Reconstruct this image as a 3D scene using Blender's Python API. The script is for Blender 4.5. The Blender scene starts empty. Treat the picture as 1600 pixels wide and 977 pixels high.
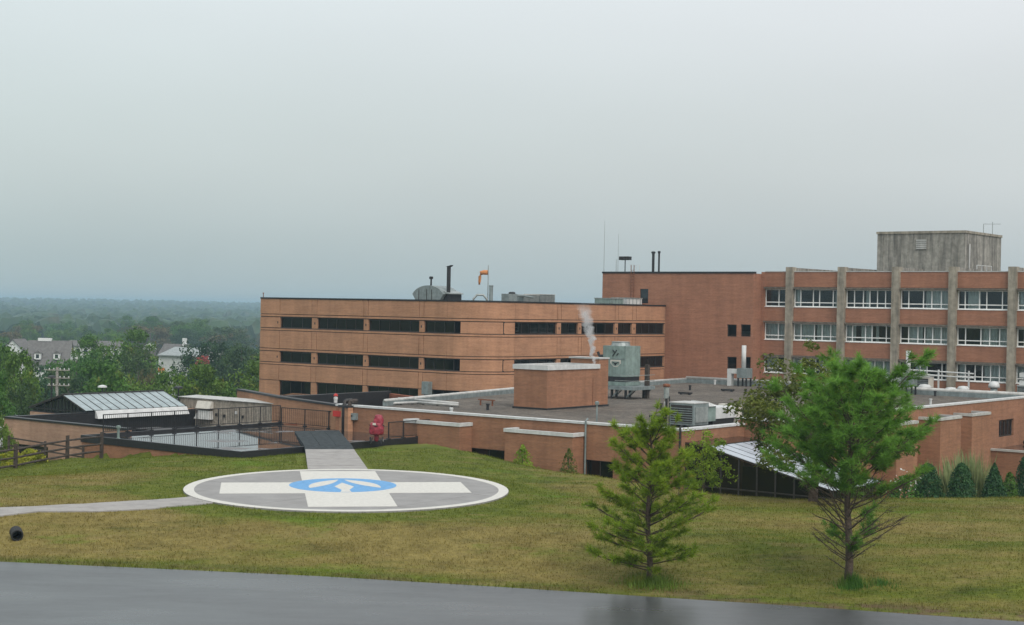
import bpy, bmesh, math, random
from mathutils import Vector, Matrix, noise as mnoise
R = math.radians
random.seed(11)
sc = bpy.context.scene
col = sc.collection

# ------------------------------------------------------------------ camera
IMG_W, IMG_H, FPX, EYE = 1600, 977, 2388.0, 7.8          # photograph size, focal length in its pixels, eye height above the helipad
CAM = Matrix.Translation((0, 0, EYE)) @ Matrix.Rotation(R(90 - .125), 4, 'X') @ Matrix.Rotation(R(1.08), 4, 'Z')
cd = bpy.data.cameras.new('camera'); cam = bpy.data.objects.new('camera', cd); col.objects.link(cam)
cd.sensor_fit = 'HORIZONTAL'; cd.sensor_width = 36; cd.lens = FPX / IMG_W * 36
cd.clip_start = .1; cd.clip_end = 30000
cam.matrix_world = CAM; sc.camera = cam

# ------------------------------------------------------------------ sky, sun, exposure
SUN_EL, SUN_AZ = 50, 158          # azimuth clockwise from the view direction: light comes from behind, a little to the right
world = bpy.data.worlds.new('World'); sc.world = world; world.use_nodes = True
nt = world.node_tree; nt.nodes.clear()
def wn(t, **k):
    n = nt.nodes.new(t)
    for a, b in k.items(): setattr(n, a, b)
    return n
out = wn('ShaderNodeOutputWorld'); bg = wn('ShaderNodeBackground'); bg2 = wn('ShaderNodeBackground'); addn = wn('ShaderNodeAddShader')
sky = wn('ShaderNodeTexSky', sky_type='NISHITA', sun_disc=False, sun_elevation=R(SUN_EL), sun_rotation=R(SUN_AZ), air_density=1.5, dust_density=6.0)
hs = wn('ShaderNodeHueSaturation'); hs.inputs['Saturation'].default_value = .35
nt.links.new(sky.outputs[0], hs.inputs['Color']); nt.links.new(hs.outputs[0], bg.inputs[0]); bg.inputs[1].default_value = .05
tc = wn('ShaderNodeTexCoord'); sep = wn('ShaderNodeSeparateXYZ'); nt.links.new(tc.outputs['Generated'], sep.inputs[0])
ramp = wn('ShaderNodeValToRGB'); ramp.color_ramp.interpolation = 'EASE'
el = ramp.color_ramp.elements
el[0].position = .0; el[0].color = (.395, .462, .470, 1)
el[1].position = 1.; el[1].color = (.64, .67, .69, 1)
e = el.new(.10); e.color = (.435, .482, .484, 1)
e = el.new(.22); e.color = (.52, .555, .565, 1)
nz = wn('ShaderNodeTexNoise'); nz.inputs['Scale'].default_value = 2.2; nz.inputs['Detail'].default_value = 3
mp = wn('ShaderNodeMapping'); mp.inputs['Scale'].default_value = (1, 1, 3)
nt.links.new(tc.outputs['Generated'], mp.inputs[0]); nt.links.new(mp.outputs[0], nz.inputs[0])
mr = wn('ShaderNodeMapRange'); mr.inputs[1].default_value = .3; mr.inputs[2].default_value = .7; mr.inputs[3].default_value = .95; mr.inputs[4].default_value = 1.05
nt.links.new(nz.outputs[0], mr.inputs[0])
mul = wn('ShaderNodeMixRGB', blend_type='MULTIPLY'); mul.inputs[0].default_value = 1
nt.links.new(sep.outputs['Z'], ramp.inputs[0]); nt.links.new(ramp.outputs[0], mul.inputs[1]); nt.links.new(mr.outputs[0], mul.inputs[2])
# the cloud deck is a little warmer and brighter on the sun's side
mx = wn('ShaderNodeMapRange'); mx.inputs[1].default_value = -.5; mx.inputs[2].default_value = .5; mx.inputs[3].default_value = 0; mx.inputs[4].default_value = 1
nt.links.new(sep.outputs['X'], mx.inputs[0])
tint = wn('ShaderNodeMixRGB'); tint.inputs[1].default_value = (.93, .99, .99, 1); tint.inputs[2].default_value = (1.10, 1.05, 1.07, 1)
nt.links.new(mx.outputs[0], tint.inputs[0])
mul2 = wn('ShaderNodeMixRGB', blend_type='MULTIPLY'); mul2.inputs[0].default_value = 1
nt.links.new(mul.outputs[0], mul2.inputs[1]); nt.links.new(tint.outputs[0], mul2.inputs[2])
nt.links.new(mul2.outputs[0], bg2.inputs[0]); bg2.inputs[1].default_value = 1.0
nt.links.new(bg.outputs[0], addn.inputs[0]); nt.links.new(bg2.outputs[0], addn.inputs[1]); nt.links.new(addn.outputs[0], out.inputs[0])
sl = bpy.data.lights.new('sun', 'SUN'); sl.energy = 1.2; sl.angle = R(35); sl.color = (1, .96, .9)
so = bpy.data.objects.new('sun', sl); col.objects.link(so)
sd = Vector((math.sin(R(SUN_AZ)) * math.cos(R(SUN_EL)), math.cos(R(SUN_AZ)) * math.cos(R(SUN_EL)), math.sin(R(SUN_EL))))
so.rotation_euler = sd.to_track_quat('Z', 'Y').to_euler(); so.location = (0, 0, 60)
vs = sc.view_settings; vs.view_transform = 'Standard'; vs.look = 'None'; vs.exposure = .15; vs.gamma = 1; vs.use_curve_mapping = False
sc.cycles.volume_bounces = 1; sc.cycles.max_bounces = 8; sc.cycles.transparent_max_bounces = 16
sc.cycles.use_denoising = True

# ------------------------------------------------------------------ measuring: rays of the photograph meet real planes
GA = R(37.6); CU, SU = math.cos(GA), math.sin(GA)         # the hospital's grid: u runs right and nearer, v runs right and away
def uv(x, y): return (x * CU - y * SU, x * SU + y * CU)
def xy(u, v): return (u * CU + v * SU, -u * SU + v * CU)
def ray(px, py): return (CAM.to_3x3() @ Vector(((px - 800) / FPX, -(py - 488.5) / FPX, -1))).normalized()
def atz(px, py, z):
    d = ray(px, py); t = (z - EYE) / d.z; return Vector((d.x * t, d.y * t, z))
def atd(px, py, D):
    d = ray(px, py); t = D / d.y; return Vector((d.x * t, D, EYE + d.z * t))
def guv(px, py, z): p = atz(px, py, z); return uv(p.x, p.y)
def on_v(px, py, v0):
    d = ray(px, py); a, b = uv(d.x, d.y); t = v0 / b; return a * t, EYE + d.z * t
def on_u(px, py, u0):
    d = ray(px, py); a, b = uv(d.x, d.y); t = u0 / a; return b * t, EYE + d.z * t
def ss(a, b, t):
    t = max(0., min(1., (t - a) / (b - a))); return t * t * (3 - 2 * t)
def lerp(a, b, t): return a + (b - a) * t
def interp(pts, x):
    if x <= pts[0][0]: return pts[0][1]
    for (x0, y0), (x1, y1) in zip(pts, pts[1:]):
        if x <= x1: return y0 + (y1 - y0) * (x - x0) / (x1 - x0)
    return pts[-1][1]

# ------------------------------------------------------------------ materials
MAT = {}
def new_mat(name):
    m = bpy.data.materials.new(name); m.use_nodes = True; MAT[name] = m
    return m, m.node_tree, m.node_tree.nodes['Principled BSDF']
def L(t, a, b): t.links.new(a, b)
def noise_col(t, c0, c1, scale, detail=5, lo=.35, hi=.65, vec=None, rough=.6):
    n = t.nodes.new('ShaderNodeTexNoise'); n.inputs['Scale'].default_value = scale; n.inputs['Detail'].default_value = detail; n.inputs['Roughness'].default_value = rough
    if vec: L(t, vec, n.inputs['Vector'])
    r = t.nodes.new('ShaderNodeValToRGB'); r.color_ramp.elements[0].position = lo; r.color_ramp.elements[1].position = hi
    r.color_ramp.elements[0].color = (*c0, 1); r.color_ramp.elements[1].color = (*c1, 1)
    L(t, n.outputs['Fac'], r.inputs[0]); return r.outputs[0], n.outputs['Fac']
def objco(t, scale=(1, 1, 1)):
    c = t.nodes.new('ShaderNodeTexCoord'); m = t.nodes.new('ShaderNodeMapping'); m.inputs['Scale'].default_value = scale
    L(t, c.outputs['Object'], m.inputs[0]); return m.outputs[0]
def mixc(t, a, b, fac=.5, mode='MIX'):
    m = t.nodes.new('ShaderNodeMixRGB'); m.blend_type = mode
    for i, s in ((1, a), (2, b), (0, fac)):
        if isinstance(s, tuple): m.inputs[i].default_value = (*s, 1)
        elif isinstance(s, (int, float)): m.inputs[i].default_value = s
        else: L(t, s, m.inputs[i])
    return m.outputs[0]
def bumpn(t, b, h, strength=.3, dist=.02):
    n = t.nodes.new('ShaderNodeBump'); n.inputs['Strength'].default_value = strength; n.inputs['Distance'].default_value = dist
    L(t, h, n.inputs['Height']); L(t, n.outputs[0], b.inputs['Normal'])
def mat(name, c, rough=.7, var=.18, scale=3., metal=0., bump=.0, bscale=40., streak=0., spec=.4):
    m, t, b = new_mat(name)
    c0 = tuple(x * (1 - var) for x in c); c1 = tuple(min(1, x * (1 + var)) for x in c)
    o, f = noise_col(t, c0, c1, scale, vec=objco(t))
    if streak:
        s, _ = noise_col(t, (1 - streak,) * 3, (1, 1, 1), 1.6, 6, .35, .6, objco(t, (1.5, 1.5, .12)))
        o = mixc(t, o, s, 1., 'MULTIPLY')
    L(t, o, b.inputs['Base Color'])
    b.inputs['Roughness'].default_value = rough; b.inputs['Metallic'].default_value = metal; b.inputs['Specular IOR Level'].default_value = spec
    if bump:
        n = t.nodes.new('ShaderNodeTexNoise'); n.inputs['Scale'].default_value = bscale; n.inputs['Detail'].default_value = 6
        L(t, objco(t), n.inputs['Vector']); bumpn(t, b, n.outputs[0], bump, .03)
    return m
def brick(name, ca, cb, mortar, stain=.22):
    m, t, b = new_mat(name)
    c = t.nodes.new('ShaderNodeTexCoord'); s = t.nodes.new('ShaderNodeSeparateXYZ'); L(t, c.outputs['Object'], s.inputs[0])
    a = t.nodes.new('ShaderNodeMath'); L(t, s.outputs[0], a.inputs[0]); L(t, s.outputs[1], a.inputs[1])
    k = t.nodes.new('ShaderNodeCombineXYZ'); L(t, a.outputs[0], k.inputs[0]); L(t, s.outputs[2], k.inputs[1])
    br = t.nodes.new('ShaderNodeTexBrick'); L(t, k.outputs[0], br.inputs['Vector'])
    br.inputs['Color1'].default_value = (*ca, 1); br.inputs['Color2'].default_value = (*cb, 1); br.inputs['Mortar'].default_value = (*mortar, 1)
    br.inputs['Scale'].default_value = 1; br.inputs['Mortar Size'].default_value = .006; br.inputs['Brick Width'].default_value = .21; br.inputs['Row Height'].default_value = .073
    big, _ = noise_col(t, (1 - stain,) * 3, (1.06, 1.05, 1.04), .5, 6, .3, .62, objco(t))
    st, _ = noise_col(t, (1 - stain * .9,) * 3, (1, 1, 1), 1.1, 5, .36, .6, objco(t, (1.2, 1.2, .1)))
    row, _ = noise_col(t, (.82, .80, .80), (1.12, 1.12, 1.12), 1., 3, .3, .7, objco(t, (.5, .5, 5.5)))
    o = mixc(t, br.outputs[0], big, 1., 'MULTIPLY'); o = mixc(t, o, st, 1., 'MULTIPLY'); o = mixc(t, o, row, .8, 'MULTIPLY')
    L(t, o, b.inputs['Base Color']); b.inputs['Roughness'].default_value = .85; b.inputs['Specular IOR Level'].default_value = .25
    bumpn(t, b, br.outputs['Fac'], -.25, .01)
    return m
def glass_mat(name, tint, refl=.12):
    m, t, b = new_mat(name); t.nodes.remove(b)
    tr = t.nodes.new('ShaderNodeBsdfTransparent'); tr.inputs[0].default_value = (*tint, 1)
    gl = t.nodes.new('ShaderNodeBsdfGlossy'); gl.inputs['Roughness'].default_value = .03; gl.inputs[0].default_value = (.9, .95, .95, 1)
    fr = t.nodes.new('ShaderNodeFresnel'); fr.inputs[0].default_value = 1.5
    mn = t.nodes.new('ShaderNodeMath'); mn.operation = 'MULTIPLY_ADD'; mn.inputs[1].default_value = .8; mn.inputs[2].default_value = refl
    L(t, fr.outputs[0], mn.inputs[0])
    mix = t.nodes.new('ShaderNodeMixShader'); L(t, mn.outputs[0], mix.inputs[0]); L(t, tr.outputs[0], mix.inputs[1]); L(t, gl.outputs[0], mix.inputs[2])
    n = t.nodes.new('ShaderNodeTexNoise'); n.inputs['Scale'].default_value = .8; L(t, objco(t), n.inputs[0])
    bp = t.nodes.new('ShaderNodeBump'); bp.inputs['Strength'].default_value = .04; bp.inputs['Distance'].default_value = .1
    L(t, n.outputs[0], bp.inputs['Height']); L(t, bp.outputs[0], gl.inputs['Normal'])
    L(t, mix.outputs[0], t.nodes['Material Output'].inputs[0]); return m
def leaf_mat(name, dark, light, warm=None, hue=.03, scale=.6, trans=.3):
    m, t, b = new_mat(name); t.nodes.remove(b)
    o, _ = noise_col(t, dark, light, scale, 5, .36, .64, objco(t))
    if warm:
        w, f = noise_col(t, (0, 0, 0), (1, 1, 1), scale * 1.7, 4, .58, .74, objco(t))
        o = mixc(t, o, warm, w)
    oi = t.nodes.new('ShaderNodeObjectInfo'); h = t.nodes.new('ShaderNodeHueSaturation')
    mh = t.nodes.new('ShaderNodeMapRange'); mh.inputs[3].default_value = .5 - hue; mh.inputs[4].default_value = .5 + hue; L(t, oi.outputs['Random'], mh.inputs[0]); L(t, mh.outputs[0], h.inputs['Hue'])
    mv = t.nodes.new('ShaderNodeMapRange'); mv.inputs[3].default_value = 1.15; mv.inputs[4].default_value = .80; L(t, oi.outputs['Random'], mv.inputs[0]); L(t, mv.outputs[0], h.inputs['Value'])
    L(t, o, h.inputs['Color'])
    d = t.nodes.new('ShaderNodeBsdfPrincipled'); d.inputs['Roughness'].default_value = .55; d.inputs['Specular IOR Level'].default_value = .25; L(t, h.outputs[0], d.inputs['Base Color'])
    tr = t.nodes.new('ShaderNodeBsdfTranslucent'); L(t, h.outputs[0], tr.inputs[0])
    mx = t.nodes.new('ShaderNodeMixShader'); mx.inputs[0].default_value = trans; L(t, d.outputs[0], mx.inputs[1]); L(t, tr.outputs[0], mx.inputs[2])
    L(t, mx.outputs[0], t.nodes['Material Output'].inputs[0]); return m

brick('brick_tan', (.49, .25, .142), (.42, .21, .117), (.39, .265, .175), .14)
brick('brick_red', (.38, .170, .100), (.32, .14, .08), (.31, .20, .145), .14)
brick('brick_pink', (.44, .27, .19), (.38, .225, .155), (.38, .29, .23), .16)
mat('frame_white', (.80, .80, .78), .5, .05, 2)
mat('sun_glazing', (.40, .44, .49), .22, .1, 2, streak=.15)
mat('grey_glazing', (.30, .36, .37), .25, .12, 2, streak=.15)
brick('brick_low', (.35, .165, .090), (.29, .135, .073), (.29, .195, .14), .16)
brick('brick_dark', (.34, .115, .064), (.27, .09, .052), (.24, .13, .09), .2)
mat('sealant', (.035, .03, .028), .8)
mat('black_metal', (.018, .018, .02), .45, .3, 6)
mat('dark_bronze', (.03, .026, .024), .5, .3, 6)
mat('white_metal', (.58, .59, .58), .5, .10, 2, streak=.12)
mat('pale_coping', (.47, .47, .45), .6, .14, 2, streak=.15)
mat('galvanised', (.34, .37, .36), .42, .2, 4, metal=.35, streak=.25)
mat('grey_green', (.22, .29, .265), .5, .16, 3, streak=.3)
mat('grey_steel', (.23, .27, .27), .5, .2, 3, metal=.2, streak=.2)
mat('concrete', (.33, .295, .235), .85, .2, 2.2, bump=.15, streak=.42)
mat('concrete_grey', (.30, .285, .25), .88, .22, 2.5, bump=.15, streak=.6)
mat('ledge', (.15, .125, .10), .85, .3, 4, streak=.3)
mat('wood_weathered', (.34, .295, .24), .85, .25, 5, bump=.3, streak=.35)
mat('wood_dark', (.055, .042, .034), .85, .35, 8, bump=.4)
mat('rust', (.17, .065, .035), .8, .3, 6)
mat('red_vinyl', (.25, .022, .04), .5, .4, 5, bump=.5, bscale=9)
mat('red_paint', (.48, .035, .028), .5, .15, 9)
mat('orange_cloth', (.50, .20, .07), .7, .25, 8)
mat('rubber', (.02, .02, .021), .7, .3, 10)
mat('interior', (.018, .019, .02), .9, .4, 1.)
mat('curtain', (.66, .70, .68), .9, .1, 2)
mat('white_paint', (.56, .545, .50), .7, .07, 6, streak=0)
mat('blue_paint', (.12, .31, .56), .65, .12, 5)
mat('pad_concrete', (.255, .248, .24), .75, .10, .9, bump=.1, bscale=60)
mat('path_concrete', (.30, .285, .27), .8, .12, 1.6, bump=.1, bscale=60)
mat('ramp_mat', (.042, .050, .054), .85, .35, 5, bump=.3, bscale=30, spec=.12)
mat('bark', (.085, .062, .048), .9, .35, 14, bump=.5, bscale=30)
mat('bark_grey', (.12, .10, .085), .9, .3, 8)
mat('pole_wood', (.30, .28, .25), .9, .3, 6)
mat('shingle_grey', (.13, .125, .12), .9, .2, 2)
mat('house_white', (.66, .67, .66), .7, .06, 2)
mat('house_pale', (.55, .56, .53), .7, .08, 2)
mat('car_white', (.62, .64, .66), .3, .04, 2)
mat('car_silver', (.36, .39, .42), .28, .06, 2, metal=.5)
mat('glass_dark', (.02, .025, .028), .08, .2, 2, spec=.6)
mat('ivory', (.55, .52, .46), .6, .1, 4)
mat('soil', (.13, .09, .06), .95, .3, 3)
mat('amber', (.62, .22, .04), .5, .1, 4)
glass_mat('glass', (.66, .72, .73), .02)
glass_mat('glass_tint', (.16, .20, .21), .012)
leaf_mat('pine_needles', (.11, .19, .014), (.30, .42, .035), (.33, .27, .04), .0, 1.3, .45)
leaf_mat('pine_needles_bright', (.10, .235, .030), (.26, .50, .085), (.29, .27, .035), .0, 1.1, .45)
leaf_mat('olive_leaves', (.055, .085, .012), (.14, .165, .024), (.17, .115, .03), .0, .8, .3)
leaf_mat('green_leaves', (.040, .10, .014), (.115, .225, .030), (.19, .19, .03), .025, .4, .22)
leaf_mat('dark_leaves', (.020, .052, .018), (.055, .11, .028), (.10, .11, .03), .025, .3, .2)
leaf_mat('blue_leaves', (.025, .07, .04), (.06, .125, .06), None, .02, .5, .2)
leaf_mat('yellow_leaves', (.24, .27, .02), (.50, .47, .04), (.38, .27, .03), .01, 1.2, .3)
leaf_mat('red_leaves', (.32, .07, .06), (.5, .16, .13), None, .01, .6, .3)
leaf_mat('rust_leaves', (.08, .075, .03), (.145, .125, .05), None, .02, .4, .3)
leaf_mat('cedar_leaves', (.012, .05, .018), (.04, .115, .035), None, .01, 2.5, .2)
leaf_mat('reed_leaves', (.14, .20, .06), (.42, .45, .22), None, .01, 1.5, .3)
leaf_mat('far_woods', (.022, .052, .028), (.055, .10, .040), (.10, .10, .06), .0, .03, .15)

def wet_mat(name, dry, wet, lo, hi, scale, rdry=.55, rwet=.04, stretch=(1, 1, 1), dent=.12, wcol=.35):
    m, t, b = new_mat(name); co = objco(t, stretch)
    f, fac = noise_col(t, (0, 0, 0), (1, 1, 1), scale, 6, lo, hi, co)
    d, _ = noise_col(t, tuple(x * .75 for x in dry), tuple(x * 1.25 for x in dry), 4, 8, .3, .7, objco(t))
    L(t, mixc(t, d, wet, f), b.inputs['Base Color'])
    r = t.nodes.new('ShaderNodeMapRange'); r.inputs[3].default_value = rdry; r.inputs[4].default_value = rwet; L(t, f, r.inputs[0]); L(t, r.outputs[0], b.inputs['Roughness'])
    b.inputs['Specular IOR Level'].default_value = .5
    n = t.nodes.new('ShaderNodeTexNoise'); n.inputs['Scale'].default_value = 35; n.inputs['Detail'].default_value = 4; L(t, objco(t), n.inputs[0])
    iv = t.nodes.new('ShaderNodeMath'); iv.operation = 'SUBTRACT'; iv.inputs[0].default_value = 1; L(t, f, iv.inputs[1])
    mm = t.nodes.new('ShaderNodeMath'); mm.operation = 'MULTIPLY'; L(t, n.outputs[0], mm.inputs[0]); L(t, iv.outputs[0], mm.inputs[1])
    bumpn(t, b, mm.outputs[0], dent, .02)
    return m
wet_mat('wet_asphalt', (.062, .064, .067), (.05, .052, .055), .30, .62, .35, .40, .26, (.35, 1, 1), .16)
wet_mat('wet_deck', (.10, .085, .08), (.03, .03, .032), .36, .43, .30, .40, .03, (1, 1, 1), .2)
wet_mat('wet_roof', (.022, .022, .024), (.016, .016, .017), .42, .56, .5, .5, .10)
wet_mat('wet_brown', (.05, .03, .025), (.03, .018, .016), .3, .5, .4, .35, .06)

def gravel_mat():
    m, t, b = new_mat('gravel')
    o, _ = noise_col(t, (.085, .074, .063), (.225, .20, .175), 6, 8, .3, .7, objco(t), .85)
    f, _ = noise_col(t, (.62, .6, .58), (1.15, 1.13, 1.1), .22, 4, .3, .7, objco(t))
    v = t.nodes.new('ShaderNodeTexVoronoi'); v.inputs['Scale'].default_value = 9; L(t, objco(t), v.inputs[0])
    sp, _ = noise_col(t, (.32, .32, .32), (1.5, 1.48, 1.44), 2.6, 9, .38, .60, objco(t), 1.0)
    o = mixc(t, mixc(t, o, f, 1., 'MULTIPLY'), sp, .9, 'MULTIPLY')
    L(t, o, b.inputs['Base Color']); b.inputs['Roughness'].default_value = .9
    hump_shade, hf = noise_col(t, (.50, .50, .50), (1.38, 1.36, 1.32), 1.15, 7, .36, .62, objco(t), .8)  # light and shade of the gravel humps, put into the base colour
    L(t, mixc(t, o, hump_shade, .85, 'MULTIPLY'), b.inputs['Base Color'])
    bumpn(t, b, hf, .9, .35)
gravel_mat()
def lawn_mat(name, blades=False):
    m, t, b = new_mat(name)
    g = t.nodes.new('ShaderNodeNewGeometry'); P = g.outputs['Position']
    def mapv(s):
        k = t.nodes.new('ShaderNodeMapping'); k.inputs['Scale'].default_value = s; L(t, P, k.inputs[0]); return k.outputs[0]
    green, _ = noise_col(t, (.062, .088, .009), (.150, .172, .020), 1.3, 8, .3, .7, mapv((1, 1, 1)), .75)
    straw, _ = noise_col(t, (.125, .098, .026), (.270, .218, .070), 1.1, 8, .3, .7, mapv((1, 1, 1)), .75)
    patch, pf = noise_col(t, (0, 0, 0), (1, 1, 1), .20, 8, .40, .60, mapv((.4, 1, 1)), .72)
    sx_ = t.nodes.new('ShaderNodeSeparateXYZ'); L(t, P, sx_.inputs[0])
    def mth(op, a, b=None):
        k = t.nodes.new('ShaderNodeMath'); k.operation = op
        for n_, q_ in enumerate((a, b)):
            if q_ is None: continue
            if isinstance(q_, (int, float)): k.inputs[n_].default_value = q_
            else: L(t, q_, k.inputs[n_])
        return k.outputs[0]
    def rng(v, a, b, lo, hi):
        k = t.nodes.new('ShaderNodeMapRange'); k.interpolation_type = 'SMOOTHSTEP'; L(t, v, k.inputs[0])
        for n_, q_ in zip((1, 2, 3, 4), (a, b, lo, hi)): k.inputs[n_].default_value = q_
        return k.outputs[0]
    # lusher turf round the concrete and by the deck, tired turf on the bank above the road
    ddx = mth('ADD', sx_.outputs[0], 6.9); ddy = mth('SUBTRACT', sx_.outputs[1], 65.5); rad = mth('SQRT', mth('ADD', mth('MULTIPLY', ddx, ddx), mth('MULTIPLY', ddy, ddy)))
    lush = mth('ADD', rng(rad, 7.2, 10.5, .30, 0), mth('MULTIPLY', rng(sx_.outputs[1], 70, 76, 0, .28), rng(sx_.outputs[0], -2, 3, 1, 0)))
    road_d = mth('ADD', mth('SUBTRACT', mth('ADD', sx_.outputs[1], mth('MULTIPLY', sx_.outputs[0], .21)), 47.27), mth('MULTIPLY', mth('MULTIPLY', sx_.outputs[0], sx_.outputs[0]), .0028))
    bank = mth('MULTIPLY', mth('MULTIPLY', rng(road_d, .6, 2.5, 0, .13), rng(road_d, 7, 11, 1, 0)), rng(sx_.outputs[0], -1, 6, 1, -.3))
    verge = rng(road_d, .2, 1.6, .20, 0)
    pz = t.nodes.new('ShaderNodeMapRange'); pz.inputs[1].default_value = .40; pz.inputs[2].default_value = .60
    L(t, mth('SUBTRACT', mth('ADD', pf, bank), mth('ADD', lush, verge)), pz.inputs[0])
    o = mixc(t, green, straw, pz.outputs[0])
    fresh, _ = noise_col(t, (0, 0, 0), (.8, .8, .8), .30, 6, .58, .72, mapv((.6, 1.1, 1)), .65)
    o = mixc(t, o, (.10, .185, .008), fresh)
    tan2, _ = noise_col(t, (0, 0, 0), (.75, .75, .75), .75, 7, .54, .68, mapv((.35, .8, 1)), .75)
    o = mixc(t, o, (.235, .185, .075), tan2)
    dark, _ = noise_col(t, (1, 1, 1), (.50, .56, .48), .62, 7, .53, .70, mapv((.45, 1.0, 1)), .72)
    o = mixc(t, o, dark, 1., 'MULTIPLY')
    dirt, _ = noise_col(t, (0, 0, 0), (1, 1, 1), .9, 6, .46, .58, mapv((.5, 1, 1)), .7)
    o = mixc(t, o, (.13, .085, .05), mth('MULTIPLY', dirt, mth('MULTIPLY', rng(road_d, .5, 2.0, 1, 0), rng(sx_.outputs[0], 4, 10, .5, 1))))
    s = t.nodes.new('ShaderNodeSeparateXYZ'); L(t, P, s.inputs[0])
    mr = t.nodes.new('ShaderNodeMapRange'); mr.inputs[1].default_value = 96; mr.inputs[2].default_value = 130; L(t, s.outputs[1], mr.inputs[0])
    o = mixc(t, o, (.05, .085, .03), mr.outputs[0])
    fine, _ = noise_col(t, (.62, .62, .62), (1.2, 1.2, 1.2), 7, 6, .3, .7, mapv((.5, 1.2, 1)), .8)
    o = mixc(t, o, fine, .85, 'MULTIPLY')
    L(t, o, b.inputs['Base Color']); b.inputs['Roughness'].default_value = .9; b.inputs['Specular IOR Level'].default_value = .15
    if blades:
        tr = t.nodes.new('ShaderNodeBsdfTranslucent'); L(t, o, tr.inputs[0]); mx = t.nodes.new('ShaderNodeMixShader'); mx.inputs[0].default_value = .5
        L(t, b.outputs[0], mx.inputs[1]); L(t, tr.outputs[0], mx.inputs[2]); L(t, mx.outputs[0], t.nodes['Material Output'].inputs[0])
        L(t, mixc(t, o, (1.4, 1.4, 1.2), 1., 'MULTIPLY'), b.inputs['Base Color'])
    else:
        n = t.nodes.new('ShaderNodeTexNoise'); n.inputs['Scale'].default_value = 6; n.inputs['Detail'].default_value = 8; L(t, mapv((1, 1, 1)), n.inputs[0]); bumpn(t, b, n.outputs[0], .6, .12)
lawn_mat('lawn'); lawn_mat('grass_blades', True)

# ------------------------------------------------------------------ mesh helpers
class MB:
    def __init__(s): s.v = []; s.f = []
    def quad(s, *p):
        n = len(s.v); s.v += [tuple(q) for q in p]; s.f.append(tuple(range(n, n + len(p)))); return s
    def hexa(s, b, t):
        n = len(s.v); s.v += [tuple(q) for q in b] + [tuple(q) for q in t]; k = len(b)
        s.f.append(tuple(n + i for i in reversed(range(k)))); s.f.append(tuple(n + k + i for i in range(k)))
        for i in range(k): j = (i + 1) % k; s.f.append((n + i, n + j, n + k + j, n + k + i))
        return s
    def box(s, x0, x1, y0, y1, z0, z1):
        x0, x1 = min(x0, x1), max(x0, x1); y0, y1 = min(y0, y1), max(y0, y1)
        q = [(x0, y0), (x1, y0), (x1, y1), (x0, y1)]
        return s.hexa([(*p, z0) for p in q], [(*p, z1) for p in q])
    def prism(s, poly, z0, z1):
        a = sum(p[0] * q[1] - q[0] * p[1] for p, q in zip(poly, list(poly[1:]) + [poly[0]]))
        if a < 0: poly = list(reversed(poly))
        return s.hexa([(p[0], p[1], z0) for p in poly], [(p[0], p[1], z1) for p in poly])
    def tube(s, pts, r, n=8):
        pts = [Vector(p) for p in pts]; rs = r if isinstance(r, (list, tuple)) else [r] * len(pts); base = len(s.v)
        for i, p in enumerate(pts):
            d = (pts[min(i + 1, len(pts) - 1)] - pts[max(i - 1, 0)]).normalized()
            a = d.cross(Vector((0, 0, 1)) if abs(d.z) < .95 else Vector((1, 0, 0))).normalized(); c = d.cross(a)
            for k in range(n):
                w = 2 * math.pi * k / n; s.v.append(tuple(p + (a * math.cos(w) + c * math.sin(w)) * rs[i]))
        for i in range(len(pts) - 1):
            for k in range(n):
                j = (k + 1) % n; s.f.append((base + i * n + k, base + i * n + j, base + (i + 1) * n + j, base + (i + 1) * n + k))
        s.f.append(tuple(base + k for k in reversed(range(n)))); m = base + (len(pts) - 1) * n; s.f.append(tuple(m + k for k in range(n)))
        return s
    def lathe(s, cx, cy, prof, n=14):
        return s.tube([(cx, cy, z) for r, z in prof], [max(r, .002) for r, z in prof], n)
    def beam(s, p0, p1, w, h):
        p0, p1 = Vector(p0), Vector(p1); d = (p1 - p0).normalized()
        a = d.cross(Vector((0, 0, 1)) if abs(d.z) < .95 else Vector((1, 0, 0))).normalized() * w / 2; c = a.cross(d).normalized() * h / 2
        return s.hexa([p0 - a - c, p0 + a - c, p0 + a + c, p0 - a + c], [p1 - a - c, p1 + a - c, p1 + a + c, p1 - a + c])
BASE = {}
def mesh_obj(name, mb, m, parent=None, base=(0, 0, 0), smooth=False):
    me = bpy.data.meshes.new(name); b = Vector(base)
    me.from_pydata([tuple(Vector(v) - b) for v in mb.v], [], mb.f)
    if name != 'pane':
        bm = bmesh.new(); bm.from_mesh(me); bmesh.ops.recalc_face_normals(bm, faces=bm.faces); bm.to_mesh(me); bm.free()
    me.materials.append(MAT[m])
    if smooth: me.shade_smooth()
    o = bpy.data.objects.new(name, me); col.objects.link(o)
    if parent: o.parent = parent
    return o
def tag(o, label, cat, group=None):
    o['label'] = label; o['category'] = cat
    if group: o['group'] = group
    return o
def thing(name, label, cat, base=(0, 0, 0), grid=True, group=None):
    o = bpy.data.objects.new(name, None); col.objects.link(o); o.empty_display_size = .3
    x, y = xy(base[0], base[1]) if grid else base[:2]
    o.location = (x, y, base[2]); o.rotation_euler.z = -GA if grid else 0
    BASE[o] = Vector(base); return tag(o, label, cat, group)
def root_of(o):
    while o.parent: o = o.parent
    return o
def part(name, mb, m, parent, smooth=False, label=None, stuff=False):
    o = mesh_obj(name, mb, m, parent, BASE[root_of(parent)], smooth)
    if label: o['label'] = label
    if stuff: o['kind'] = 'stuff'
    return o
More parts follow.
